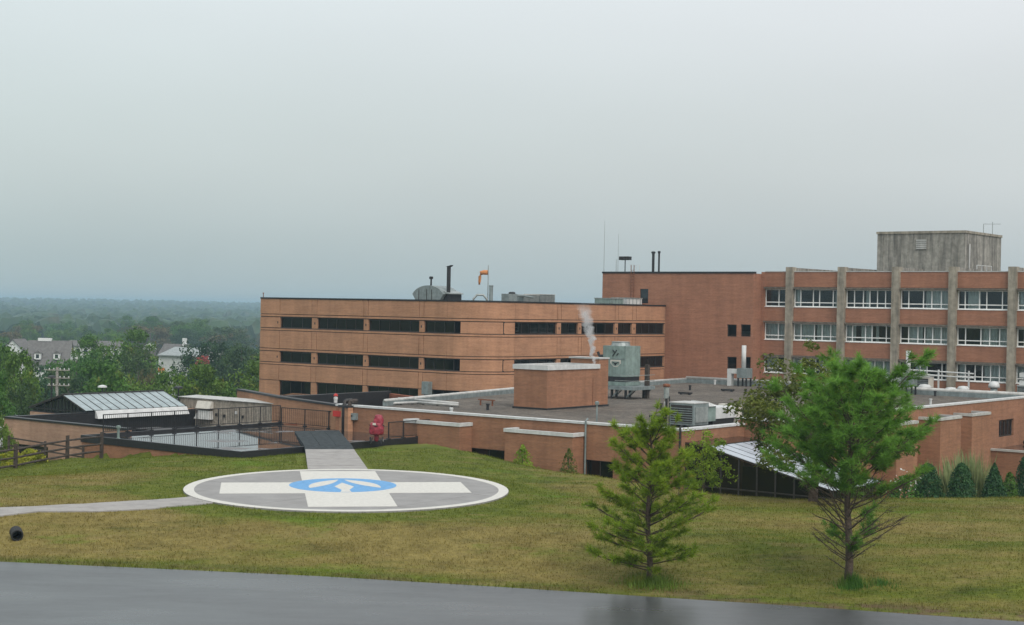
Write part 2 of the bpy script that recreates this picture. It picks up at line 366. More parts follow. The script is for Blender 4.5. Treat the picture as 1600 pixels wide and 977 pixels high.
def solo(name, mb, m, label, cat, base=(0, 0, 0), grid=True, group=None, smooth=False):
    o = mesh_obj(name, mb, m, None, base, smooth); x, y = xy(base[0], base[1]) if grid else base[:2]
    o.location = (x, y, base[2]); o.rotation_euler.z = -GA if grid else 0; BASE[o] = Vector(base); return tag(o, label, cat, group)
def structure(name, mb, m, smooth=False):
    o = mesh_obj(name, mb, m, None, (0, 0, 0), smooth); o['kind'] = 'structure'; BASE[o] = Vector((0, 0, 0)); return o
def copy_tree(o, parent=None):
    c = o.copy(); col.objects.link(c); c.parent = parent
    for ch in o.children: copy_tree(ch, c)
    return c
def cells(mb, a0, a1, z0, z1, holes, put):
    """wall from a0..a1, z0..z1 with rectangular holes; put(a,b,c,d) adds one solid cell"""
    xs = sorted({a0, a1, *[h[0] for h in holes], *[h[1] for h in holes]}); zs = sorted({z0, z1, *[h[2] for h in holes], *[h[3] for h in holes]})
    for i in range(len(xs) - 1):
        run = None
        for j in range(len(zs) - 1):
            cx, cz = (xs[i] + xs[i + 1]) / 2, (zs[j] + zs[j + 1]) / 2
            solid = not any(h[0] < cx < h[1] and h[2] < cz < h[3] for h in holes)
            if solid: run = (run[0], zs[j + 1]) if run else (zs[j], zs[j + 1])
            if (not solid or j == len(zs) - 2) and run:
                put(xs[i], xs[i + 1], *run); run = None
# ------------------------------------------------------------------ ground
EDGE = [tuple(atz(px, py, -.82).xy) for px, py in ((-500, 857), (0, 878), (500, 901), (800, 919), (1200, 945), (1600, 972), (2000, 999))]
def ye(x): return interp(EDGE, x)
CREST = [(-60, 74), (-27, 76), (-24.5, 82), (-22.5, 90), (-10, 94), (-5.5, 90), (-4, 86), (0, 80), (5, 73.6), (9.3, 68.2), (13, 67), (25, 69.5), (60, 72)]
def g(x, y):
    z = max(-.12, min(.05, .0126 * (y - 65.5)))
    e = ye(x)
    z -= .72 * (1 - ss(e + .4, e + 9.5, y))
    z -= .85 * ss(15, 24, -x) * ss(62, 78, y)
    z -= .40 * ss(-5, 3, x) * ss(60, 69, y)
    z -= 3.4 * ss(0, 12, y - interp(CREST, x))
    z += 6.98 * (1 - ss(2, e - 11.6, y))
    r = math.hypot(x, y)
    if y > 92 or abs(x) > 60:
        q = max(ss(92, 165, y), ss(60, 150, -x) if y > 30 else 0)
        z -= 7.5 * q + 4 * ss(165, 420, r) + 4 * ss(420, 1300, r)
        far = ss(1200, 4300, r)
        z += 17.5 * far + far * 5 * mnoise.noise(Vector((x / 900, y / 900, 0))) - ss(5500, 8500, r) * 30
        z += ss(300, 900, r) * 2.5 * mnoise.noise(Vector((x / 300, y / 300, 3)))
    elif 44 < y < 95:
        z += .05 * mnoise.noise(Vector((x / 3.5, y / 3.5, 1))) * ss(0, 3, y - e)
        z += .03 * mnoise.noise(Vector((x / 1.1, y / 1.1, 4))) * ss(0, 2, y - e)
    return z
PADC = (-6.9, 65.5)
DK = (-73.2, -59.7, 54.6, 70.3)
def WALKX(y): return -9.73 - .168 * (y - 72.8)
def padz(x, y): return .0126 * (y - 65.5)
def gg(x, y):
    z = g(x, y); d = math.hypot(x - PADC[0], y - PADC[1])
    if d < 9: z = lerp(padz(x, y) - .06, z, ss(7.2, 9, d))
    if y > 74 and x < 0:                                    # the bank falls to the foot of the roof deck, and the deck's own footprint is dug out
        u, v = uv(x, y); o = math.hypot(max(DK[0] - u, 0, u - DK[1]), max(DK[2] - v, 0, v - DK[3]))
        if o == 0: z = min(z, -1.2 if min(u - DK[0], DK[1] - u, v - DK[2]) > .25 else -.3)
        else: z -= .3 * (1 - ss(.2, 3.2, o))
        w = WALKX(y)
        if w - .3 < x < w + 3.2 and y < 90: z = min(z, -.02)
    return z
def axis(lo, hi, step, mn, mx, k):
    a = []; t = lo
    while t < hi: a.append(t); t += step
    a.append(hi); s = step
    while a[-1] < mx: s *= k; a.append(a[-1] + s)
    s = step; b = []
    t = lo
    while t > mn: s *= k; t -= s; b.append(t)
    return list(reversed(b)) + a
def make_ground():
    xs = axis(-36, 36, .6, -9000, 9000, 1.16); ys = axis(38, 98, .6, -600, 9000, 1.13)
    mb = MB(); n = len(xs)
    for y in ys:
        for x in xs: mb.v.append((x, y, gg(x, y)))
    for j in range(len(ys) - 1):
        for i in range(n - 1): k = j * n + i; mb.f.append((k, k + 1, k + n + 1, k + n))
    structure('ground', mb, 'lawn', True)
make_ground()
def strip(name, left, right, m, lift, n=12, follow=gg):
    """a paved band between two edge lines, following the ground"""
    mb = MB(); rows = []
    for (a, b) in zip(left, right):
        row = []
        for i in range(n + 1):
            t = i / n; x = lerp(a[0], b[0], t); y = lerp(a[1], b[1], t); row.append((x, y, follow(x, y) + lift))
        rows.append(row)
    for r0, r1 in zip(rows, rows[1:]):
        for i in range(n): mb.quad(r0[i], r0[i + 1], r1[i + 1], r1[i])
    return structure(name, mb, m)
xs_road = [-120 + i * 1.5 for i in range(161)]
strip('road', [(x, ye(x) + .06 * mnoise.noise(Vector((x * 1.3, 0, 7))) + .03 * mnoise.noise(Vector((x * 5, 0, 7)))) for x in xs_road], [(x, ye(x) - 11.2) for x in xs_road], 'wet_asphalt', .05, 14, lambda x, y: -.86)

# ------------------------------------------------------------------ helipad
E2 = Vector((-.165, .986)); E1 = Vector((.986, .165)); PR = 6.9
pad = thing('helipad', 'round grey concrete helipad with white cross and blue leaf emblem', 'helipad', (*PADC, 0), False)
def clip(poly, nx, ny, c):
    o = []
    for p, q in zip(poly, poly[1:] + poly[:1]):
        dp, dq = p[0] * nx + p[1] * ny - c, q[0] * nx + q[1] * ny - c
        if dp <= 0: o.append(p)
        if dp * dq < 0: t = dp / (dp - dq); o.append((p[0] + (q[0] - p[0]) * t, p[1] + (q[1] - p[1]) * t))
    return o
def padpoly(mb, poly, top, thick):
    pts = [(PADC[0] + p[0], PADC[1] + p[1]) for p in poly]
    a = sum(p[0] * q[1] - q[0] * p[1] for p, q in zip(pts, pts[1:] + pts[:1]))
    if a < 0: pts.reverse()
    mb.hexa([(x, y, padz(x, y) + top - thick) for x, y in pts], [(x, y, padz(x, y) + top) for x, y in pts])
disc = [(PR * math.cos(2 * math.pi * i / 120), PR * math.sin(2 * math.pi * i / 120)) for i in range(120)]
cu = [-9, -3.6, .9, 5.2, 9]; cv = [-9, -2.6, 2.4, 9]
for i in range(4):
    for j in range(3):
        p = disc
        for nx, ny, c in ((CU, -SU, cu[i + 1] - .012), (-CU, SU, -cu[i] - .012), (SU, CU, cv[j + 1] - .012), (-SU, -CU, -cv[j] - .012)):
            p = clip(p, nx, ny, c)
            if len(p) < 3: break
        if len(p) >= 3:
            mb = MB(); padpoly(mb, p, 0, .16); part('concrete_slab', mb, 'pad_concrete', pad)
mb = MB()
for i in range(120):
    a, b = 2 * math.pi * i / 120, 2 * math.pi * (i + 1) / 120
    padpoly(mb, [(r * math.cos(t), r * math.sin(t)) for r, t in ((PR - .01, a), (PR - .01, b), (PR - .43 + .015 * math.sin(9 * b), b), (PR - .43 + .015 * math.sin(9 * a), a))], .006, .004)
part('painted_ring', mb, 'white_paint', pad)
def padlocal(a, b): return (a * E1.x + b * E2.x, a * E1.y + b * E2.y)
mb = MB()
ox, oy = -.12, .15
for a0, a1, b0, b1 in ((-1.75, 1.75, -5.75, 5.85), (-5.25, -1.75, -1.8, 1.75), (1.75, 5.25, -1.8, 1.75)):
    padpoly(mb, [padlocal(ox + a, oy + b) for a, b in ((a0, b0), (a1, b0), (a1, b1), (a0, b1))], .007, .004)
part('painted_cross', mb, 'white_paint', pad)
LC = (-.15, .95); LR = 2.32
def lpt(a, b): return padlocal(LC[0] + a * LR, LC[1] + b * LR)
mb = MB(); padpoly(mb, [lpt(math.cos(i * math.pi / 40), math.sin(i * math.pi / 40)) for i in range(80)], .011, .003); emblem = part('painted_emblem', mb, 'blue_paint', pad)
def lens(p, q, w):
    p, q = Vector(p), Vector(q); d = q - p; n = Vector((-d.y, d.x)).normalized(); o = []
    for i in range(17): t = i / 16; o.append(p + d * t + n * w * math.sin(math.pi * t) ** .8)
    for i in range(1, 16): t = 1 - i / 16; o.append(p + d * t - n * w * .55 * math.sin(math.pi * t) ** .9)
    return [lpt(*k) for k in o]
for poly in (lens((-.63, -.41), (-.05, .78), .21), lens((.07, .78), (.67, -.41), .21)):
    mb = MB(); padpoly(mb, poly, .015, .003); part('leaf_shape', mb, 'white_paint', emblem)
mb = MB(); padpoly(mb, [lpt(a, b) for a, b in ((0, .33), (.19, -.25), (.08, -.70), (.10, -.985), (-.10, -.985), (-.06, -.70), (-.17, -.22))], .015, .003); part('stem_shape', mb, 'white_paint', emblem)

# walk from the pad to the deck, slab by slab, with the black ramp at its end
L0, R0 = atz(481, 734, .07), atz(575, 734, .07); L1, R1 = atz(477, 702, .09), atz(553, 702, .09); L2, R2 = atz(460, 672, .12), atz(530, 671, .12)
walk = structure('walkway', MB().hexa([(*L0.xy, -.35), (*R0.xy, -.35), (*R1.xy, -.35), (*L1.xy, -.35)], [(*L0.xy, .02), (*R0.xy, .02), (*R1.xy, .03), (*L1.xy, .03)]), 'soil')
for i in range(6):
    t0, t1 = i / 6 + .002, (i + 1) / 6 - .002; q = []
    for t, s in ((t0, 0), (t0, 1), (t1, 1), (t1, 0)):
        p = L0.lerp(L1, t) if s == 0 else R0.lerp(R1, t); q.append((p.x, p.y))
    part('concrete_slab', MB().hexa([(x, y, -.5) for x, y in q], [(x, y, .085 + .006 * (i % 2)) for x, y in q]), 'path_concrete', walk)
def atg(px, py):
    z = 0.
    for k in range(8): p = atz(px, py, z); z = gg(p.x, p.y)
    return Vector((p.x, p.y, z))
PTH = [((-360, 806), (-360, 822)), ((-200, 801.5), (-200, 817)), ((-90, 799), (-90, 814)), ((0, 795), (0, 809)), ((60, 792.5), (60, 806.5)), ((130, 789), (150, 803)), ((220, 783.5), (240, 796.5)), ((302, 777), (335, 787))]
ctop = [atg(*a).xy for a, b in PTH]; cbot = [atg(*b).xy for a, b in PTH]
bed = MB()
for i in range(len(ctop) - 1): bed.quad(*[(p.x, p.y, gg(p.x, p.y) - .12) for p in (ctop[i], cbot[i], cbot[i + 1], ctop[i + 1])])
side = structure('footpath', bed, 'soil')
def sub(l, k): return [lerp(l[i], l[i + 1], j / k) for i in range(len(l) - 1) for j in range(k)] + [l[-1]]
ct, cb = sub([Vector(p) for p in ctop], 5), sub([Vector(p) for p in cbot], 5)
for i in range(len(ct) - 1):
    a, b, c, d = cb[i], cb[i].lerp(cb[i + 1], .994), ct[i].lerp(ct[i + 1], .994), ct[i]; mb = MB()
    for s in range(3):
        q = [a.lerp(d, s / 3), b.lerp(c, s / 3), b.lerp(c, (s + 1) / 3), a.lerp(d, (s + 1) / 3)]
        mb.hexa([(p.x, p.y, gg(p.x, p.y) - .25) for p in q], [(p.x, p.y, gg(p.x, p.y) + .045) for p in q])
    part('concrete_slab', mb, 'path_concrete', side)

# ------------------------------------------------------------------ hospital: shared pieces
class Face:
    """a wall plane of the grid: kind 'A' faces -v (towards the road), kind 'B' faces +u; depth runs into the building"""
    def __init__(s, kind, c): s.k = kind; s.c = c
    def box(s, mb, a0, a1, d0, d1, z0, z1):
        if s.k == 'A': mb.box(a0, a1, s.c + d0, s.c + d1, z0, z1)
        else: mb.box(s.c - d1, s.c - d0, a0, a1, z0, z1)
        return mb
    def pt(s, a, d, z): return (a, s.c + d, z) if s.k == 'A' else (s.c - d, a, z)
def window(face, parent, a0, a1, z0, z1, depth, cuts, fw, fmat, gmat, low=0., curtains=(), pname='window'):
    mb = MB(); w = a1 - a0
    face.box(mb, a0, a1, depth, depth + .07, z0, z0 + fw); face.box(mb, a0, a1, depth, depth + .07, z1 - fw, z1)
    xs = [a0 + w * c for c in cuts]
    for i, x in enumerate(xs):
        h = fw if 0 < i < len(xs) - 1 else fw * 1.0
        x = min(max(x, a0 + h / 2), a1 - h / 2); face.box(mb, x - h / 2, x + h / 2, depth + .002, depth + .072, z0 + fw, z1 - fw)
    if low: face.box(mb, a0 + fw, a1 - fw, depth + .004, depth + .074, z0 + low, z0 + low + fw)
    o = part(pname, mb, fmat, parent)
    for i in range(len(xs) - 1):
        spans = [(z0 + fw, z0 + low), (z0 + low + fw, z1 - fw)] if low else [(z0 + fw, z1 - fw)]
        for p, q in spans:
            part('pane', MB().quad(face.pt(xs[i] + fw / 2, depth + .03, p), face.pt(xs[i + 1] - fw / 2, depth + .03, p), face.pt(xs[i + 1] - fw / 2, depth + .03, q), face.pt(xs[i] + fw / 2, depth + .03, q)), gmat, o)
    for c0, c1 in curtains:
        mb = MB(); x = a0 + w * c0; e = a0 + w * c1; n = max(4, int((e - x) / .09)); top = []
        for i in range(n + 1):
            t = x + (e - x) * i / n; d = depth + .25 + .05 * math.sin(i * 1.9 + c0 * 30) + .02 * random.random(); top.append((t, d))
        for p, q in zip(top, top[1:]): mb.quad(face.pt(p[0], p[1], z0 + .05), face.pt(q[0], q[1], z0 + .05), face.pt(q[0], q[1], z1 - .05), face.pt(p[0], p[1], z1 - .05))
        part('curtain', mb, 'curtain', o)
    return o
def even(n): return [i / n for i in range(n + 1)]

# ------------------------------------------------------------------ tan wing with ribbon windows and a rounded corner
VT, VA, UL, UA0 = 124.7, 97.1, -77.5, -103.95
RC = 4.0
wing = thing('hospital_wing', 'long tan brick hospital wing with dark ribbon windows and rounded corner', 'building', (UL, VA, -4))
FA, FB = Face('A', VA), Face('B', UL)
AW = [(on_v(a, 505, VA)[0], on_v(b, 505, VA)[0]) for a, b in ((437, 487), (495, 568), (575, 655), (662, 723))]
BW = [(on_u(a, 510, UL)[0], on_u(b, 510, UL)[0]) for a, b in ((790, 871), (877, 904), (909, 961), (966, 988), (994, 1038.5))]
ARC = [(UL - RC + RC * math.sin(t), VA + RC - RC * math.cos(t)) for t in [i * math.pi / 2 / 10 for i in range(11)]]
def arc_panel(mb, z0, z1, d0=0., d1=.4, i0=0, i1=10):
    o, n = [], []
    for i in range(i0, i1 + 1):
        t = i * math.pi / 2 / 10; o.append((UL - RC + (RC - d0) * math.sin(t), VA + RC - (RC - d0) * math.cos(t))); n.append((UL - RC + (RC - d1) * math.sin(t), VA + RC - (RC - d1) * math.cos(t)))
    for i in range(len(o) - 1): mb.prism([o[i], o[i + 1], n[i + 1], n[i]], z0, z1)
AE, BE = UL - RC, VA + RC
def ring(name, z0, z1, m, d0=0., d1=.4, joints=True):
    g_ = .03
    xa = [UA0] + ([x for w in AW for x in w] if joints else []) + [AE]
    xa = sorted(x for x in xa if x <= AE)
    for a, b in zip(xa, xa[1:]):
        if b - a > .05: part(name, FA.box(MB(), a + g_, b - g_, d0, d1, z0, z1), m, wing)
    mb = MB(); arc_panel(mb, z0, z1, d0, d1); part(name, mb, m, wing)
    xb = [BE] + ([x for w in BW for x in w] if joints else []) + [VT]
    xb = sorted(x for x in xb if x >= BE)
    for a, b in zip(xb, xb[1:]):
        if b - a > .05: part(name, FB.box(MB(), a + g_, b - g_, d0, d1, z0, z1), m, wing)
for z0, z1 in ((6.98, 8.34), (3.86, 5.44), (.98, 2.34), (-4, -.40)): ring('brick_panel', z0, z1, 'brick_tan')
for z0, z1 in ((6.75, 6.92), (5.50, 5.66), (3.63, 3.80), (2.40, 2.55)): ring('brick_course', z0, z1, 'brick_tan', -.01, .4, False)
mb = MB()
for z0, z1 in ((6.66, 7.0), (5.42, 5.75), (3.54, 3.88), (2.32, 2.64), (.91, 1.0)):
    FA.box(mb, UA0 + .05, AE, .06, .36, z0, z1); arc_panel(mb, z0, z1, .06, .36); FB.box(mb, BE, VT, .06, .36, z0, z1)
part('dark_joint', mb, 'sealant', wing)
ROWS = ((5.73, 6.68), (2.62, 3.56), (-.40, .93))
for r, (z0, z1) in enumerate(ROWS):
    ea = [UA0] + [x for w in AW for x in w]
    for a, b in zip(ea[0::2], ea[1::2]):
        p = part('pilaster', FA.box(MB(), a, b, .03, .4, z0, z1), 'brick_tan', wing)
        if r < 2: part('weep_hole', FA.box(MB(), b - .33, b - .21, .015, .05, (z0 + z1) / 2 - .1, (z0 + z1) / 2 + .1), 'sealant', p)
    a = AW[-1][1]; mb = MB()
    if a < AE: FA.box(mb, a, AE, .03, .4, z0, z1)
    i0 = 0 if a < AE else max(i for i in range(11) if ARC[i][0] <= a + .01)
    b0 = BW[0][0]
    arc_panel(mb, z0, z1, .03, .4, i0, 10)
    if b0 > BE: FB.box(mb, BE, b0, .03, .4, z0, z1)
    part('pilaster', mb, 'brick_tan', wing)
    eb = [x for w in BW for x in w] + [VT]
    for a, b in zip(eb[1::2], eb[2::2]):
        p = part('pilaster', FB.box(MB(), a, b, .03, .4, z0, z1), 'brick_tan', wing)
        if b - a > .3: part('weep_hole', FB.box(MB(), (a + b) / 2 - .07, (a + b) / 2 + .07, .015, .05, (z0 + z1) / 2 - .1, (z0 + z1) / 2 + .1), 'sealant', p)
    for a, b in AW: window(FA, wing, a, min(b, AE + .6), z0, z1, .2, even(max(3, round((b - a) / 1.25))), .05, 'dark_bronze', 'glass_tint')
    if r < 2 or 1:
        for a, b in BW: window(FB, wing, a, b, z0, z1, .2, even(max(2, round((b - a) / 1.25))), .05, 'dark_bronze', 'glass_tint')
core = [(UA0 + .45, VA + 1.3), (AE, VA + 1.3), (UL - 1.3, BE), (UL - 1.3, VT), (UL - 1.3, VT + 8), (UA0 + .45, VT + 8)]
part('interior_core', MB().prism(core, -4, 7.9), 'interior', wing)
outer = [(UA0 + .4, VA + .4)] + [(p[0] - .28 * math.sin(i * math.pi / 20), p[1] + .4 - .1 * math.sin(i * math.pi / 20)) for i, p in enumerate(ARC)] + [(UL - .4, VT), (UL - .4, VT + 8), (UA0 + .4, VT + 8)]
part('roof', MB().prism(outer, 7.9, 8.0), 'gravel', wing)
part('side_wall', MB().box(UA0, UA0 + .4, VA + .41, VT + 8, -4, 8.34), 'brick_tan', wing)
ring('coping', 8.34, 8.47, 'black_metal', -.05, .45, False)
mb = MB(); mb.box(UA0 - .05, UA0 + .45, VA + .46, VT + 8, 8.34, 8.47); part('coping', mb, 'black_metal', wing)

# ------------------------------------------------------------------ brick stair tower
TU0, TU1, TZ = -84.85, -68.1, 11.5
tower = thing('hospital_tower', 'tall plain brick block with black roof edge and few square windows', 'building', (TU0, VT, -4))
FT = Face('A', VT)
def rect_v(x0, x1, y0, y1, v): a, zt = on_v(x0, y0, v); b, _ = on_v(x1, y0, v); _, zb = on_v(x0, y1, v); return (a, b, zb, zt)
TW = [rect_v(1136, 1151, 507, 526, VT), rect_v(1157.5, 1173, 507, 526, VT), rect_v(1136, 1151, 557.5, 576.5, VT), rect_v(1157.5, 1173, 557.5, 576.5, VT)]
TD = rect_v(1000, 1013, 451.5, 474, VT)
mb = MB(); cells(mb, TU0, TU1, -4, TZ, TW + [TD], lambda a, b, c, d: FT.box(mb, a, b, 0, .4, c, d)); part('wall', mb, 'brick_red', tower)
mb = MB(); mb.box(TU0, TU0 + .4, VT + .41, VT + 14, -4, TZ); mb.box(TU1 - .4, TU1, VT + .41, VT + 14, -4, TZ); mb.box(TU0 + .41, TU1 - .41, VT + 13.6, VT + 14, -4, TZ); part('wall', mb, 'brick_red', tower)
part('roof', MB().box(TU0 + .4, TU1 - .4, VT + .4, VT + 13.6, 10.9, 11.0), 'gravel', tower)
mb = MB(); mb.box(TU0 - .05, TU1 + .03, VT - .06, VT + .45, TZ, TZ + .17); mb.box(TU0 - .05, TU0 + .45, VT + .46, VT + 14, TZ, TZ + .17); part('coping', mb, 'black_metal', tower)
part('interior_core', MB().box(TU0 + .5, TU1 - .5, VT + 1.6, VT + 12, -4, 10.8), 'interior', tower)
for i, w in enumerate(TW): window(FT, tower, w[0], w[1], w[2], w[3], .14, even(1), .07, 'dark_bronze', 'glass_tint', 0, [])
w = TW[1]; part('window_blind', FT.box(MB(), w[0] + .07, w[1] - .07, .18, .2, w[2] + .1, w[2] + .5), 'ivory', tower)
part('roof_door', FT.box(MB(), TD[0], TD[1], .1, .16, TD[2], TD[3]), 'glass_dark', tower, label='dark door opening onto the wing roof')
lu, _ = on_v(989.5, 450, VT); lad = MB()
for s in (-.17, .17): lad.beam((lu + s, VT - .18, 8.0), (lu + s, VT - .18, 12.3), .05, .05)
ladder = part('ladder', lad, 'rust', tower)
for i in range(13): part('rung', MB().beam((lu - .17, VT - .18, 8.2 + i * .3), (lu + .17, VT - .18, 8.2 + i * .3), .03, .03), 'rust', ladder)

# ------------------------------------------------------------------ ward block with concrete piers
VR, WU0 = VT + 1.5, -68.1
ward = thing('ward_block', 'red brick ward block with concrete piers and white framed windows', 'building', (WU0, VR, -4))
FR = Face('A', VR); COLU = [-65.1 + 5.13 * i for i in range(7)]; WU1 = COLU[-1] + 2
PIL = WU0 + .38
part('wall_end', FR.box(MB(), WU0 + .002, PIL, -.03, .5, -4, 11.68), 'brick_red', ward)
BANDS = ((10.32, 11.68), (7.18, 8.46), (4.08, 5.42), (-4, 2.38)); WROWS = ((8.50, 10.12), (5.46, 7.0), (2.42, 3.9)); LEDGE = (10.14, 7.02, 3.92)
CUR = [[(), ((.0, .13), (.88, 1)), ((.4, .48),), ((.48, 1),), ((.18, .42), (.97, 1)), ((.0, .4),), ((.2, .6),)],
       [((.0, 1),), ((.0, .14), (.16, .44), (.48, 1)), ((.0, .2), (.3, .54), (.62, .68)), ((.16, .44), (.5, 1)), ((.46, .76), (.78, 1)), ((.3, .8),), ((.0, 1),)],
       [((.05, .5),), ((.0, .18), (.56, 1)), ((.0, .22), (.3, 1)), ((.3, .52), (.9, 1)), ((.52, 1), (.03, .14)), ((.0, .5),), ((.4, 1),)]]
edges = [(PIL, COLU[0] - .34)] + [(a + .34, b - .34) for a, b in zip(COLU, COLU[1:])]
for i, (a, b) in enumerate(edges):
    for z0, z1 in BANDS: part('brick_panel', FR.box(MB(), a, b, .0, .4, z0, z1), 'brick_red', ward)
    for z in LEDGE: part('sunshade_ledge', FR.box(MB(), a, b, -.28, .4, z, z + .15), 'ledge', ward)
    for z0, z1 in BANDS[1:]: part('window_sill', FR.box(MB(), a, b, -.05, .38, z1, z1 + .035), 'frame_white', ward)
    part('coping', FR.box(MB(), a, b, -.05, .45, 11.68, 11.76), 'pale_coping', ward)
    for r, (z0, z1) in enumerate(WROWS):
        cuts = [0, .6, 1] if i == 0 else ([0, .16, .46, .63, .82, 1], [0, .17, .36, .5, .66, .83, 1], [0, .14, .42, .56, .86, 1])[(i * 2 + r) % 3]
        window(FR, ward, a, b, z0, z1,   .16, cuts, .085, 'frame_white', 'glass', .36, CUR[r][i])
for i, u in enumerate(COLU):
    p = part('concrete_pier', FR.box(MB(), u - .34, u + .34, -.36, .4, -4, 12.12), 'concrete', ward)
    part('roof_beam', MB().box(u - .2, u + .2, VR + .41, VR + (5.2 if i in (2, 3, 4) else 9), 11.2, 12.08), 'concrete_grey', p)
part('roof', MB().box(WU0, WU1, VR + .45, VR + 16, 11.1, 11.2), 'gravel', ward)
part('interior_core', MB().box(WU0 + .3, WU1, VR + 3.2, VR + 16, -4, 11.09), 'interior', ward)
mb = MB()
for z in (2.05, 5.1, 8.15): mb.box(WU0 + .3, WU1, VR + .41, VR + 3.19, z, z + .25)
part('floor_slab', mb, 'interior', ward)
VP = VR + 6; PU0, PU1, PZ = -59.43, -51.12, 15.35
PV1 = on_u(1564, 400, PU1)[0]
ph = part('penthouse', MB().box(PU0, PU1, VP, PV1, 11.21, PZ), 'concrete_grey', ward, label='stained concrete plant room on the roof of the ward block')
mb = MB(); mb.box(PU0 - .08, PU1 + .08, VP - .08, PV1 + .08, PZ, PZ + .22); part('coping', mb, 'concrete', ph)
FP = Face('A', VP); la, lz = on_v(1431, 374.5, VP); lb, lz2 = on_v(1449, 390.5, VP)
part('louvre_frame', FP.box(MB(), la, lb, -.06, -.004, lz2, lz), 'concrete_grey', ph)
for i in range(5): part('louvre_slat', FP.box(MB(), la + .08, lb - .08, -.11, -.062, lz2 + .08 + i * .18, lz2 + .2 + i * .18), 'pale_coping', ph)
for s in range(1, 14): part('panel_rib', FP.box(MB(), PU0 + s * (PU1 - PU0) / 14 - .03, PU0 + s * (PU1 - PU0) / 14 + .03, -.035, -.002, 11.22, PZ - .002), 'concrete_grey', ph) if not (la - .1 < PU0 + s * (PU1 - PU0) / 14 < lb + .1) else None
mb = MB(); pz = PU1
for k in (0, .55, 1.1): mb.beam((pz + .9, VP + .6, 11.4 + k), (pz + .9, VP + 4.2, 11.4 + k), .05, .05)
for k in range(4): mb.beam((pz + .9, VP + .6 + k * 1.2, 11.21), (pz + .9, VP + .6 + k * 1.2, 12.52), .06, .06)
part('roof_railing', mb, 'white_metal', ward)
mb = MB(); mb.tube([(PU1 + .12, VP + .8, 11.3), (PU1 + .12, VP + .8, 14.4)], .09); part('standpipe', mb, 'pale_coping', ph)
for (px, py0, py1) in ((1537, 364, 350), (1551, 366, 347)):
    v, z1 = on_u(px, py1, PU1 - 1.2); an = MB().tube([(PU1 - 1.2, v, PZ + .22), (PU1 - 1.2, v, z1)], .03, 6)
    o = part('antenna_mast', an, 'galvanised', ph)
    if px == 1551: part('antenna_bar', MB().beam((PU1 - 1.9, v - .3, z1 - .2), (PU1 - .5, v + .3, z1 - .2), .04, .04), 'galvanised', o)

# ------------------------------------------------------------------ low wing with the gravel roof
VF, UR, UR2, V2 = 69.75, -42.2, -39.8, 76.5
RZ = 1.4
low = thing('low_wing', 'low brick wing with grey gravel roof and white roof edge', 'building', (UR, VF, -4))
FF = Face('A', VF); FL = Face('B', UR); FL2 = Face('B', UR2); FJ = Face('A', V2)
UF0 = -67.6
LW = [rect_v(735, 789.5, 699.5, 730, VF), rect_v(914, 958, 718, 752, VF)]
mb = MB(); cells(mb, UF0, UR, -4, 1.5, LW, lambda a, b, c, d: FF.box(mb, a, b, 0, .4, c, d)); part('wall', mb, 'brick_low', low)
part('wall', FL.box(MB(), VF + .401, V2, 0, .4, -4, 1.5), 'brick_low', low)
part('wall', FJ.box(MB(), UR - .4, UR2, 0, .4, -4, 1.8), 'brick_low', low)
RW = []
for (x0, x1, y0, y1) in ((1561, 1584, 654, 680),):
    a, zt = on_u(x0, 657, UR2); b, _ = on_u(x1, 652, UR2); _, zb = on_u(x0, 684, UR2); RW.append((a, b, zb, zt))
VE = 121.5
mb = MB(); cells(mb, V2 + .401, VE, -4, 1.8, RW, lambda a, b, c, d: FL2.box(mb, a, b, 0, .4, c, d)); part('wall', mb, 'brick_low', low)
for w in LW: window(FF, low, *w, .15, even(2), .06, 'dark_bronze', 'glass_tint')
for w in RW: window(FL2, low, *w, .15, even(4), .12, 'dark_bronze', 'glass_tint')
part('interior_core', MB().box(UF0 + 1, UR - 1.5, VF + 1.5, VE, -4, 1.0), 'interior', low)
mb = MB(); mb.prism([(UF0, VF + .4), (UR - .4, VF + .4), (UR - .4, V2 + .4), (UR2 - .4, V2 + .4), (UR2 - .4, VR - .45), (-73.5, VR - .45), (-73.5, VT - .01), (-73.4, 121), (-72.4, 120.3), (-71.7, 113), (-71.0, 92.6), (-66.6, 73)], 1.2, RZ)
part('gravel_roof', mb, 'gravel', low)
mb = MB(); FF.box(mb, UF0, UR + .06, -.06, .44, 1.5, 1.62); part('coping', mb, 'white_metal', low)
mb = MB(); FL.box(mb, VF + .441, V2 + .06, -.06, .44, 1.5, 1.62); part('coping', mb, 'white_metal', low)
mb = MB(); FJ.box(mb, UR - .44, UR2 + .06, -.06, .44, 1.8, 1.92); part('coping', mb, 'white_metal', low)
mb = MB(); FL2.box(mb, V2 + .441, VE + .06, -.06, .44, 1.8, 1.92); part('coping', mb, 'white_metal', low)
